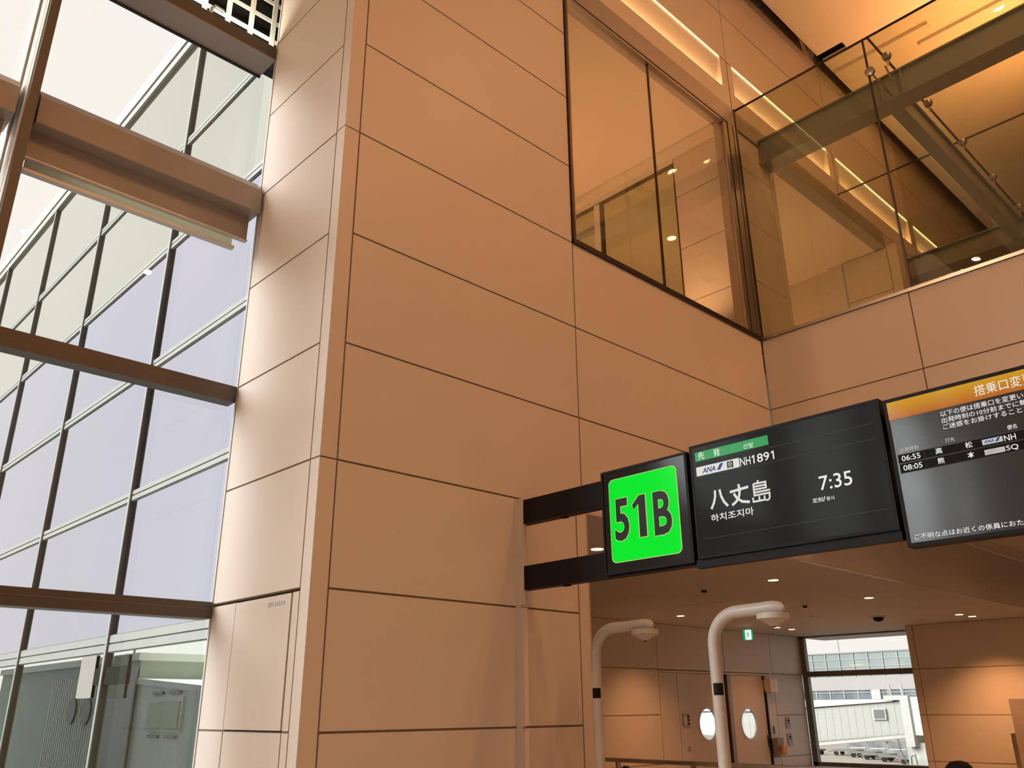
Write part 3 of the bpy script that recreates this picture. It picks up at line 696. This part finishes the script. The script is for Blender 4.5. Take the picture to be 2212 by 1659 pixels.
fig([(0.36, 0.70), (0.40, 0.62), (0.22, 0.50), (0.18, 0.56)])
fig([(0.55, 0.68), (0.56, 0.60), (0.76, 0.56), (0.76, 0.63)])
mb.build('pictogram', exitG, ex)
MB().box(20.38, 20.40, 12.44, 12.50, 3.24, 3.50).build('green_band', exitG, ex)

# ================================================================== SIGNS (plane X~5.76 facing -X)
XF = 5.76
for z0, z1, lab in ((3.30, 3.54, 'upper black horizontal beam carrying the gate signs'), (2.665, 2.89, 'lower black horizontal beam carrying the gate signs')):
    t = thing('sign_beam', lab, 'sign beam', (5.85, 3.5, z0), 'black beams behind the signs')
    MB().box(5.875, 5.96, -2.0, 3.9, z0, z1).box(5.80, 5.90, 3.9, 5.998, z0, z1).build('beam', black, t)
    MB().box(5.84, 5.88, 5.35, 5.42, z0-0.012, z0).build('bolt_plate', black, t)
def sign_box(name, label, cat, y1, y0, z0, z1, depth=0.11, fr=0.03):
    """y1 left edge, y0 right edge as read"""
    t = thing(name, label, cat, (XF, (y0+y1)/2, z0))
    MB().box(XF+0.012, XF+depth, y0, y1, z0, z1).build('housing', black, t)
    MB().box(XF, XF+0.02, y0, y0+fr, z0, z1).box(XF, XF+0.02, y1-fr, y1, z0, z1).box(XF, XF+0.02, y0+fr, y1-fr, z0, z0+fr).box(XF, XF+0.02, y0+fr, y1-fr, z1-fr, z1).build('bezel', black, t)
    return t
g = sign_box('gate_sign', 'square black gate sign with a glowing green panel reading 51B', 'gate sign', 4.838, 3.905, 2.68, 3.60, 0.2, 0.02)
MB().box(XF+0.004, XF+0.014, 3.93, 4.81, 2.70, 3.58).build('face', screenm, g)
def rrect_x(y0, y1, z0, z1, r, x, n=8):
    pts = []
    for cy, cz, a0 in ((y1-r, z1-r, 0), (y0+r, z1-r, 90), (y0+r, z0+r, 180), (y1-r, z0+r, 270)):
        for k in range(n+1):
            a = math.radians(a0+90*k/n); pts.append((cy+r*math.cos(a), cz+r*math.sin(a)))
    return MB().prism(pts, 'x', x, x+0.004)
rrect_x(4.012, 4.752, 2.772, 3.512, 0.05, XF).build('green_panel_edge', outline, g)
gpan = rrect_x(4.018, 4.746, 2.778, 3.506, 0.047, XF-0.002).build('green_panel', greenE, g)
def strokes_x(strokes, w, box, x, m, parent, name='lettering'):
    """brush strokes given as 0..1 polylines, fitted in box=(Yleft,Yright,z0,z1)"""
    yl, yr, z0, z1 = box; mb = MB(); k = 0
    for st in strokes:
        pts = [Vector((yl+(yr-yl)*a, z0+(z1-z0)*b)) for a, b in st]; L = []; Rr_ = []
        for i, p in enumerate(pts):
            d = (pts[min(i+1, len(pts)-1)]-pts[max(i-1, 0)]).normalized(); n = Vector((-d.y, d.x))*w/2
            L.append(p+n); Rr_.append(p-n)
        for i in range(len(pts)-1):
            xx = x-0.0003*k
            mb.face([(xx, L[i].x, L[i].y), (xx, L[i+1].x, L[i+1].y), (xx, Rr_[i+1].x, Rr_[i+1].y), (xx, Rr_[i].x, Rr_[i].y)])
        k += 1
    return mb.build(name, m, parent)
JO = [[(0, 0.70), (0.5, 0.74), (1.0, 0.78)], [(0.50, 1.0), (0.52, 0.62), (0.46, 0.40), (0.30, 0.20), (0.06, 0.06)], [(0.20, 0.60), (0.36, 0.34), (0.60, 0.15), (1.0, 0.06)]]
def one_x(box, x, m, parent, w, name='lettering'):
    yl, yr, z0, z1 = box; s_ = -1 if yr < yl else 1; ys = yr-s_*w
    return MB().prism([(ys, z0), (yr, z0), (yr, z1), (yr-s_*w*0.85, z1), (yl, z1-(z1-z0)*0.20), (yl+s_*w*0.15, z1-(z1-z0)*0.31), (ys, z1-(z1-z0)*0.20)], 'x', x-0.001, x).build(name, m, parent)
def glyph_pair(body, box, bold):
    text_x(body, (box[0]+0.006, box[1]-0.006, box[2]-0.006, box[3]+0.006), XF-0.004, outline, gpan, bold+0.012, 'lettering_edge')
    text_x(body, box, XF-0.006, tileK, gpan, bold)
glyph_pair('5', (4.695, 4.535, 2.953, 3.325), 0.025)
one_x((4.500, 4.342, 2.951, 3.324), XF-0.004, outline, gpan, 0.094, 'lettering_edge'); one_x((4.492, 4.350, 2.957, 3.318), XF-0.006, tileK, gpan, 0.076)
glyph_pair('B', (4.270, 4.085, 2.945, 3.316), 0.025)
# flight display
fd = sign_box('flight_display', 'wide black flight display for the 7:35 departure with a green bar at top left', 'flight display', 3.868, 2.262, 2.70, 3.632, 0.11, 0.022)
fsc = MB().box(XF+0.002, XF+0.012, 2.285, 3.845, 2.722, 3.61).build('screen', bgE, fd)
def flat(t, y1, y0, z0, z1, m, name, d=0.001):
    return MB().box(XF-d-0.001, XF+0.003, y0, y1, z0, z1).build(name, m, t)
flat(fsc, 3.813, 3.142, 3.490, 3.567, barG, 'green_bar')
text_x('先', (3.783, 3.722, 3.500, 3.563), XF-0.004, txtW, fsc, 0.01)
text_x('発', (3.635, 3.574, 3.497, 3.557), XF-0.004, txtW, fsc, 0.01)
text_x('선발', (3.360, 3.268, 3.500, 3.540), XF-0.004, txtW, fsc)
flat(fsc, 3.812, 3.411, 3.367, 3.441, tileW, 'airline_tile')
text_x('ANA', (3.755, 3.628, 3.381, 3.425), XF-0.004, tileB, fsc, 0.03, shear=0.25)
MB().face([(XF-0.004, 3.617, 3.381), (XF-0.004, 3.585, 3.381), (XF-0.004, 3.552, 3.430), (XF-0.004, 3.584, 3.430)]).build('airline_stripe', tileB, fsc)
flat(fsc, 3.520, 3.465, 3.377, 3.430, tileK, 'partner_emblem', 0.003)
mb = MB()
for k in range(5):
    a = PI/2 + k*2*PI/5; cy, cz = 3.4925+0.013*math.cos(a), 3.407+0.012*math.sin(a)
    mb.face([(XF-0.005, cy+0.006*math.cos(b*PI/3), cz+0.006*math.sin(b*PI/3)) for b in range(6)])
mb.box(XF-0.006, XF-0.004, 3.480, 3.505, 3.382, 3.385)
mb.build('emblem_marks', tileW, fsc)
text_x('NH', (3.400, 3.308, 3.368, 3.434), XF-0.004, txtW, fsc, 0.008)
one_x((3.296, 3.272, 3.367, 3.434), XF-0.004, txtW, fsc, 0.0105); one_x((3.128, 3.104, 3.367, 3.434), XF-0.004, txtW, fsc, 0.0105)
text_x('89', (3.250, 3.144, 3.367, 3.435), XF-0.004, txtW, fsc, 0.008)
strokes_x([[(0.32, 1.0), (0.30, 0.66), (0.20, 0.34), (0.03, 0.03)], [(0.58, 1.0), (0.64, 0.62), (0.78, 0.28), (0.97, 0.03)]], 0.021, (3.705, 3.542, 3.073, 3.222), XF-0.004, tileW, fsc)
strokes_x(JO, 0.021, (3.519, 3.352, 3.066, 3.232), XF-0.004, tileW, fsc)
strokes_x([[(0.42, 1.0), (0.36, 0.90)], [(0.14, 0.88), (0.14, 0.36)], [(0.14, 0.87), (0.84, 0.87)], [(0.80, 0.88), (0.80, 0.60)], [(0.14, 0.74), (0.80, 0.74)], [(0.14, 0.61), (0.84, 0.61)],
           [(0.14, 0.48), (1.0, 0.48)], [(0.10, 0.35), (1.0, 0.35)], [(0.95, 0.36), (0.94, 0.14), (0.88, 0.06), (0.74, 0.05)], [(0.06, 0.27), (0.06, 0.05)], [(0.40, 0.28), (0.40, 0.08)], [(0.06, 0.08), (0.72, 0.08)], [(0.68, 0.27), (0.68, 0.05)]], 0.0145, (3.330, 3.170, 3.056, 3.230), XF-0.004, tileW, fsc)
text_x('하치조지마', (3.713, 3.328, 2.973, 3.034), XF-0.004, txtW, fsc, 0.01)
text_x('7:35', (2.776, 2.530, 3.058, 3.163), XF-0.004, txtW, fsc, 0.006)
text_x('定刻', (2.845, 2.765, 2.977, 3.012), XF-0.004, txtW, fsc, 0.006)
text_x('/', (2.764, 2.745, 2.978, 3.013), XF-0.004, txtW, fsc, 0.01)
text_x('정시', (2.740, 2.680, 2.978, 3.006), XF-0.004, txtW, fsc, 0.01)
for z in (3.463, 3.350, 2.851): flat(fsc, 3.80 if z < 3.4 else 3.14, 2.32, z-0.0014, z+0.0014, lineE, 'rule_line')
MB().box(XF+0.02, XF+0.09, 2.262, 3.9, 2.635, 2.70).build('lower_rail', black, fd)
# notice display
nd = sign_box('notice_display', 'tilted-looking notice screen at the right edge with an orange header strip', 'notice display', 2.232, 0.62, 2.575, 3.605, 0.11, 0.026)
nsc = MB().box(XF+0.002, XF+0.012, 0.645, 2.207, 2.60, 3.58).build('screen', bgE2, nd)
flat(nsc, 2.207, 0.645, 3.450, 3.578, headE, 'orange_header')
text_x('搭乗口変更', (1.637, 1.286, 3.475, 3.547), XF-0.004, txtW, nsc)
text_x('以下の便は搭乗口を変更いた', (1.869, 1.325, 3.393, 3.432), XF-0.004, txtW, nsc, 0.004)
text_x('出発時刻の10分前までに新た', (1.869, 1.315, 3.348, 3.385), XF-0.004, txtW, nsc, 0.004)
text_x('ご迷惑をお掛けすることを', (1.869, 1.345, 3.304, 3.341), XF-0.004, txtW, nsc, 0.004)
text_x('便名', (1.496, 1.440, 3.213, 3.243), XF-0.004, txtW, nsc, 0.004)
text_x('行先', (1.872, 1.813, 3.214, 3.243), XF-0.004, txtD, nsc)
text_x('出発時刻', (2.167, 2.048, 3.211, 3.240), XF-0.004, txtD, nsc)
flat(nsc, 2.192, 0.66, 3.141, 3.196, rowE, 'table_row'); flat(nsc, 2.190, 0.66, 3.072, 3.132, rowE, 'table_row')
for z in (3.1985, 3.1365, 3.070): flat(nsc, 2.195, 0.66, z-0.0014, z+0.0014, lineE, 'rule_line')
text_x('06:55', (2.168, 2.044, 3.149, 3.187), XF-0.004, txtW, nsc, 0.008)
text_x('08:05', (2.168, 2.042, 3.083, 3.121), XF-0.004, txtW, nsc, 0.008)
text_x('高', (1.945, 1.902, 3.151, 3.192), XF-0.004, txtW, nsc, 0.01)
text_x('松', (1.758, 1.714, 3.150, 3.191), XF-0.004, txtW, nsc, 0.01)
text_x('熊', (1.943, 1.900, 3.083, 3.124), XF-0.004, txtW, nsc, 0.01)
text_x('本', (1.757, 1.714, 3.083, 3.123), XF-0.004, txtW, nsc, 0.01)
flat(nsc, 1.656, 1.535, 3.149, 3.184, tileW, 'airline_tile'); flat(nsc, 1.654, 1.534, 3.082, 3.116, tileW, 'airline_tile')
text_x('ANA', (1.645, 1.586, 3.157, 3.178), XF-0.004, tileB, nsc, 0.03, shear=0.25)
MB().face([(XF-0.004, 1.580, 3.157), (XF-0.004, 1.562, 3.157), (XF-0.004, 1.545, 3.180), (XF-0.004, 1.563, 3.180)]).build('airline_stripe', tileB, nsc)
text_x('SINGAPORE AIRLINES', (1.648, 1.552, 3.094, 3.101), XF-0.004, grey, nsc)
MB().face([(XF-0.004, 1.548, 3.098), (XF-0.004, 1.540, 3.104), (XF-0.004, 1.545, 3.111)]).build('airline_mark', tileO, nsc)
text_x('NH', (1.526, 1.459, 3.146, 3.184), XF-0.004, txtW, nsc, 0.005)
text_x('SQ', (1.527, 1.457, 3.079, 3.117), XF-0.004, txtW, nsc, 0.005)
flat(nsc, 2.018, 2.015, 3.143, 3.186, lineE, 'rule_line'); flat(nsc, 2.018, 2.015, 3.077, 3.120, lineE, 'rule_line')
text_x('ご不明な点はお近くの係員におたず', (2.176, 1.478, 2.617, 2.653), XF-0.004, txtW, nsc, 0.006)

# ================================================================== WHITE GOOSENECK POLES
def pole(x, y, ye, label, r=0.05, zt=2.315):
    t = thing('gooseneck_pole', label, 'pole', (x, y, 0), 'white gooseneck poles at the gate')
    R = 0.24; path = [(x, y, 0), (x, y, 1.0), (x, y, zt-R)]
    for k in range(1, 13):
        a = PI/2*k/12; path.append((x, y-R+R*math.cos(a), zt-R+R*math.sin(a)))
    path += [(x, (y-R+ye)/2, zt+0.005), (x, ye+0.12, zt+0.01), (x, ye+0.05, zt+0.005), (x, ye+0.02, zt-0.01)]
    rr = [r]*(len(path)-3) + [r*0.98, r*0.8, r*0.4]
    MB().tube(path, rr, 28).build('bent_tube', polew, t, smooth=True)
    MB().lathe((x, y, 0), [(0.13, 0), (0.13, 0.012), (0.06, 0.02)], seg=28).build('base_plate', steel, t, smooth=True)
    hy = ye+0.12
    hh = MB().lathe((x, hy, zt-0.085), [(0.118, 0), (0.126, 0.006), (0.126, 0.045), (0.08, 0.055)], seg=36).build('head_housing', polew, t, smooth=True)
    MB().lathe((x, hy, zt-0.138), [(0.012, 0), (0.028, 0.006), (0.108, 0.053)], seg=36).build('head_cone', polew, hh, smooth=True)
    MB().lathe((x, hy, zt-0.145), [(0.002, 0), (0.016, 0.004), (0.02, 0.012)], seg=20).build('lens', black, hh, smooth=True)
    # dark square label wrapped on the tube facing the hall
    d = Vector((-0.80, -0.6, 0)).normalized(); a0 = math.atan2(d.y, d.x); mb = MB()
    for k in range(8):
        a = a0-0.82+k*0.205; b = a+0.205
        P = lambda q, z: (x+(r+0.002)*math.cos(q), y+(r+0.002)*math.sin(q), z)
        mb.face([P(a, 1.69), P(b, 1.69), P(b, 1.78), P(a, 1.78)])
    mb.build('dark_square', black, t)
    return t
pole(6.13, 4.035, 3.36, 'white gooseneck pole nearer the displays, right of the two')
pole(6.49, 5.62, 4.89, 'white gooseneck pole beside the wall opening, left of the two')

# railing
rl = thing('handrail', 'bronze handrail on posts crossing the bottom behind the white poles', 'railing', (7.75, 4.5, 0))
MB().box(7.72, 7.78, -1.5, 7.0, 1.055, 1.095).build('top_rail', steel, rl, bevel=0.008)
for y in (6.45, 3.0, 0.2): MB().lathe((7.75, y, 0), [(0.028, 0), (0.028, 1.055)], seg=16).build('post', steel, rl, smooth=True)
MB().box(7.735, 7.765, 5.45, 5.50, 0, 1.05).box(7.735, 7.765, 5.15, 5.45, 0.97, 1.0).build('gate_frame', steel, rl)
MB().box(7.74, 7.76, 3.1, 5.4, 0.1, 0.95).build('glass_panel', boxglass2, rl)
t = thing('belt_post', 'dark belt barrier post head just peeking in below the handrail', 'barrier post', (8.73, 7.15, 0))
MB().lathe((8.73, 7.15, 0), [(0.16, 0), (0.16, 0.02), (0.03, 0.04), (0.03, 0.88)], seg=20).build('post', black, t, smooth=True)
MB().lathe((8.73, 7.15, 0.87), [(0.04, 0), (0.045, 0.05), (0.03, 0.075), (0.005, 0.08)], seg=20).build('head', black, t, smooth=True)
# display board at the right edge
t = thing('display_board', 'brown grey upright board at the bottom right edge', 'board', (23.3, 6.0, 0))
MB().box(23.3, 23.42, 4.0, 7.33, 0.0, 1.735).build('board', mat('brown grey laminate', (0.30, 0.25, 0.2), 0.5), t)
MB().box(23.42, 23.52, 7.3, 7.47, 0.0, 0.98).build('side_post', steel, t)

# ================================================================== PERSON (seated, only the hair shows)
px_, py_ = 6.25, 2.33
bn = thing('bench', 'grey waiting bench below the frame under the seated person', 'bench', (px_, py_, 0))
MB().box(px_-0.25, px_+0.25, py_-0.9, py_+0.9, 0.38, 0.43).build('seat', seatm, bn, bevel=0.02)
MB().box(px_-0.29, px_-0.25, py_-0.9, py_+0.9, 0.45, 0.80).build('backrest', seatm, bn, bevel=0.015)
for sx in (-0.2, 0.2):
    for sy in (-0.8, 0.8): MB().box(px_+sx-0.02, px_+sx+0.02, py_+sy-0.02, py_+sy+0.02, 0, 0.38).build('leg', steel, bn)
pr = thing('person', 'person with short black hair seated low at the bottom edge, back of the head showing', 'person', (px_, py_, 0))
def skinned(name, verts, edges, radii, m, parent, root=0, sub=2):
    me = bpy.data.meshes.new(name); o0 = parent_loc(parent)
    me.from_pydata([tuple(Vector(v)-o0) for v in verts], edges, []); me.materials.append(m)
    o = bpy.data.objects.new(name, me); C.objects.link(o); o.parent = parent
    md = o.modifiers.new('skin', 'SKIN')
    for i, r in enumerate(radii): me.skin_vertices[0].data[i].radius = (r, r) if not isinstance(r, tuple) else r
    for i in range(len(verts)): me.skin_vertices[0].data[i].use_root = (i == root)
    md.use_smooth_shade = True
    s = o.modifiers.new('sub', 'SUBSURF'); s.levels = sub; s.render_levels = sub
    return o
V = []; Eg = []; Rr = []
def add(p, r, par=None):
    V.append((px_+p[0], py_+p[1], p[2])); Rr.append(r)
    if par is not None: Eg.append((par, len(V)-1))
    return len(V)-1
pel = add((-0.05, 0, 0.53), (0.16, 0.12)); ch = add((-0.07, 0, 0.80), (0.16, 0.11), pel); sh = add((-0.07, 0, 0.94), (0.14, 0.09), ch)
nk = add((-0.05, 0, 1.02), 0.05, sh); hd0 = add((-0.04, 0, 1.08), 0.065, nk); hd1 = add((-0.03, 0, 1.15), 0.082, hd0); hd2 = add((-0.03, 0, 1.20), 0.06, hd1)
for s_ in (-1, 1):
    a = add((-0.07, s_*0.18, 0.92), 0.06, sh); b = add((-0.02, s_*0.25, 0.68), 0.045, a); c_ = add((0.20, s_*0.16, 0.60), 0.036, b); h_ = add((0.27, s_*0.13, 0.60), 0.034, c_)
    for k in range(4): q = add((0.34, s_*(0.10+0.018*k), 0.60), 0.010, h_); add((0.375-0.004*k, s_*(0.10+0.018*k), 0.585), 0.008, q)
    q = add((0.30, s_*0.09, 0.61), 0.010, h_)
    l1 = add((0.15, s_*0.10, 0.52), 0.08, pel); l2 = add((0.42, s_*0.12, 0.51), 0.062, l1); l3 = add((0.43, s_*0.12, 0.30), 0.05, l2); l4 = add((0.42, s_*0.12, 0.08), 0.038, l3); add((0.55, s_*0.12, 0.04), 0.035, l4)
skinned('body', V, Eg, Rr, skin, pr)
skinned('clothing', V[:3], [(0, 1), (1, 2)], [(0.19, 0.15), (0.19, 0.14), (0.16, 0.10)], cloth, pr, sub=2)
def blob(name, c, r, m, parent, bump=0.0, zcut=None):
    bm = bmesh.new(); bmesh.ops.create_uvsphere(bm, u_segments=40, v_segments=24, radius=1.0); o0 = parent_loc(parent)
    for v in bm.verts:
        n = v.co.copy(); d = 1 + bump*math.sin(n.x*9+n.y*7)*math.cos(n.y*11-n.z*5) + bump*0.6*math.exp(-((n.y-0.35)**2+(n.x)**2)*8) + bump*0.6*math.exp(-((n.y+0.4)**2+(n.x)**2)*8)
        v.co = Vector((n.x*r[0]*d, n.y*r[1]*d, n.z*r[2]*d))
        if zcut is not None and v.co.z < zcut: v.co.z = zcut
        v.co += Vector(c)-o0
    me = bpy.data.meshes.new(name); bm.to_mesh(me); bm.free(); me.materials.append(m)
    for p in me.polygons: p.use_smooth = True
    o = bpy.data.objects.new(name, me); C.objects.link(o); o.parent = parent; return o
blob('hair', (px_-0.035, py_, 1.165), (0.108, 0.100, 0.10), hair, pr, 0.035, -0.03)

# ================================================================== OUTSIDE THE END WINDOW
struct(MB().box(-200, 420, -200, 420, -5.2, -5).build('ground_apron', asph), 'pale concrete apron outside', 'ground')
tb = thing('terminal_building', 'long pale terminal building across the apron seen through the end window', 'building', (200, 95, -5))
k2 = lambda z: 1.6+(z-1.6)*2
Y0, Y1 = 60, 150
MB().box(200.4, 230, Y0, Y1, -5, k2(7.45)).build('core', terw, tb)
MB().box(199.6, 231, Y0, Y1, k2(7.40), k2(7.56)).build('roof_edge', terw, tb)
MB().box(200.0, 200.5, Y0, Y1, k2(4.80), k2(7.40)).build('upper_glazing', terg, tb)
MB().box(199.8, 200.5, Y0, Y1, k2(3.33), k2(4.80)).build('wall_band', terw, tb)
MB().box(200.1, 200.5, Y0, Y1, k2(2.32), k2(3.33)).build('lower_glazing', terd, tb)
MB().box(199.8, 200.5, Y0, Y1, -5, k2(2.32)).build('base_wall', mat('terminal base', (0.42, 0.44, 0.40), 0.6), tb)
mb = MB(); y = Y0
while y < Y1:
    mb.box(199.75, 200.05, y-0.1, y+0.1, k2(4.80), k2(7.40)).box(199.9, 200.2, y-0.13, y+0.13, k2(2.32), k2(3.33)); y += 3.42
for z in (6.72, 5.9, 5.35, 3.05): mb.box(199.85, 200.2, Y0, Y1, k2(z)-0.08, k2(z)+0.08)
mb.build('glazing_bars', exlight, tb)
mb = MB().box(199.9, 200.0, 92.2, 95.2, k2(6.0), k2(6.08)).box(199.9, 200.0, 90.2, 91.6, k2(6.06), k2(6.1))
mb.build('lit_windows', emis('yellow interior light', (1.0, 0.85, 0.35), 1.2), tb)
mb = MB().box(199.7, 200.15, 89.0, 91.1, k2(2.32), k2(3.33)); mb.build('grey_infill', mat('grey infill', (0.33, 0.31, 0.30), 0.6), tb)
lp = thing('light_mast', 'thin apron floodlight mast standing above the terminal roof', 'light mast', (235, 114.6, -5))
MB().tube([(235, 114.6, -5), (235, 114.6, 20.0)], [0.40, 0.22], 10).build('mast', grey, lp)
MB().box(234.7, 235.3, 112.6, 117.2, 19.9, 20.25).build('crossarm', grey, lp); MB().box(234.7, 235.3, 112.4, 113.3, 19.2, 19.9).build('lamp_head', grey, lp)
# boarding bridge outside
jb = thing('boarding_bridge', 'white corrugated boarding bridge with one square window outside the end window', 'boarding bridge', (70, 33, -5))
k7 = lambda z: 1.6+(z-1.6)*1.75
def pY(y): return y*1.75
def sl(y, a, b):  # linear z between left (21.48) and right (16.95)
    return k7(a+(21.48-y)/(21.48-16.95)*(b-a))
ya, yb = 26.0, 16.95
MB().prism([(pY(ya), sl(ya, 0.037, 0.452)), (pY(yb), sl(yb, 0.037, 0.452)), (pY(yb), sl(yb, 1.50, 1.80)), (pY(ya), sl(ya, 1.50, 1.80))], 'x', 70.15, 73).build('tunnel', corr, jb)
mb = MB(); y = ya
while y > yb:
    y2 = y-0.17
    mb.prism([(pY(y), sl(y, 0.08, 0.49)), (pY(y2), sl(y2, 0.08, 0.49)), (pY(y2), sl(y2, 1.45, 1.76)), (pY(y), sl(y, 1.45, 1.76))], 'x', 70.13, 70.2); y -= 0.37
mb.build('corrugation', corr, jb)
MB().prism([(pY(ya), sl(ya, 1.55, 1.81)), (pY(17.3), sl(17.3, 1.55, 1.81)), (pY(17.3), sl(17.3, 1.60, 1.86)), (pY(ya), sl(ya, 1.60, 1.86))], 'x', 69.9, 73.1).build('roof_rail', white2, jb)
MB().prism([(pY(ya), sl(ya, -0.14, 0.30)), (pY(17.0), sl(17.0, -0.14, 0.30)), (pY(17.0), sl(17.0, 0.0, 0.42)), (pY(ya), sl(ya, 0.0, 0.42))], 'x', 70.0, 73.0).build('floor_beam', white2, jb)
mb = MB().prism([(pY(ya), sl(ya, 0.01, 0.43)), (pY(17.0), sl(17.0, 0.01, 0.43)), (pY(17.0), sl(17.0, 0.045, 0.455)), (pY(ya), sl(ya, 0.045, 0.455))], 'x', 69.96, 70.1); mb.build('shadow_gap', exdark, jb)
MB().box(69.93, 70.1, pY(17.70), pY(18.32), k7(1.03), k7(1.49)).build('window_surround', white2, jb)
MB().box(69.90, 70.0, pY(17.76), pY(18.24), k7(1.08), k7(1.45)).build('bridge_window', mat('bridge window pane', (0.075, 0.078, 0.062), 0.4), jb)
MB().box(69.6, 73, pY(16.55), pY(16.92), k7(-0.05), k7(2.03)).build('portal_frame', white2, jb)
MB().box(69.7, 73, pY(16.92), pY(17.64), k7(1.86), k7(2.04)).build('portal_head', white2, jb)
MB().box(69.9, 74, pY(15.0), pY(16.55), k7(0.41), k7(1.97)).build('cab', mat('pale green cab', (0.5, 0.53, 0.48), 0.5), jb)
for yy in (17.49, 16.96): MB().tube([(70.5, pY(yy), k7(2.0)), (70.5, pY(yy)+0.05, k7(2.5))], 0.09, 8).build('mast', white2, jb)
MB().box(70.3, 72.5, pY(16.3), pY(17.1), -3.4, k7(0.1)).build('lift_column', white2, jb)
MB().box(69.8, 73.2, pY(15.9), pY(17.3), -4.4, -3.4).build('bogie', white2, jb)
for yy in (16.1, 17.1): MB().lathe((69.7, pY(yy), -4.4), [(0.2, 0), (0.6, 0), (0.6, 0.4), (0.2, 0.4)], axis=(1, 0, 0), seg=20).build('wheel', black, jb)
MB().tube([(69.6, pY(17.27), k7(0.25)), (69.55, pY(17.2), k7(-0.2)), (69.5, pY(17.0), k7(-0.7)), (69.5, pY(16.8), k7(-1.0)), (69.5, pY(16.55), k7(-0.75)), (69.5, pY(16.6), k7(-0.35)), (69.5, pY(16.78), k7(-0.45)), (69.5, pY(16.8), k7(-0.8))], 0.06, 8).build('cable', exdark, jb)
# dollies and cargo
def dolly():
    t = thing('cargo_dolly', '', 'cargo dolly', (0, 0, 0), 'row of flat cargo dollies on the apron')
    MB().box(-1.1, 1.1, -1.9, 1.9, 0.55, 0.78).build('deck', exdark, t)
    MB().tube([(0, 1.9, 0.6), (0, 2.9, 0.45)], 0.07, 6).build('drawbar', exdark, t)
    for sx in (-0.95, 0.95):
        for sy in (-1.3, 1.3): MB().lathe((sx-0.1, sy, 0.32), [(0.05, 0), (0.32, 0), (0.32, 0.2), (0.05, 0.2)], axis=(1, 0, 0), seg=12).build('wheel', black, t)
    return t
dl = dolly(); pos = [(126, 68.0), (126.8, 62.6), (123.0, 58.2), (119.0, 54.4), (115.6, 50.6), (112.5, 46.8), (109.6, 42.9)]
names = ['leftmost empty cargo dolly in the row under the bridge', 'second cargo dolly from the left', 'third cargo dolly from the left', 'middle cargo dolly of the row', 'third cargo dolly from the right', 'second cargo dolly from the right', 'rightmost cargo dolly beside the hanging cable']
for i, (x, y) in enumerate(pos):
    if i == 0: dl.location = (x, y, -5); dl['label'] = names[0]
    else: dup(dl, (x, y, -5), names[i])
def container(x, y, label):
    t = thing('cargo_container', label, 'cargo container', (x, y, -5), 'covered cargo containers behind the dollies')
    MB().prism([(y-1.6, -5.0), (y+1.6, -5.0), (y+1.6, -3.9), (y+1.1, -3.2), (y-1.6, -3.2)], 'x', x, x+1.6).build('box', cargo, t)
    MB().box(x-0.03, x, y-1.3, y+1.0, -4.2, -4.12).build('band', white, t)
for i in range(7):
    container(132.0-1.2*i, 63.6-3.5*i, ['leftmost grey cargo container under the bridge', 'second grey cargo container from the left', 'third grey cargo container from the left', 'middle grey cargo container', 'third grey cargo container from the right', 'second grey cargo container from the right', 'rightmost grey cargo container beneath the bridge portal'][i])
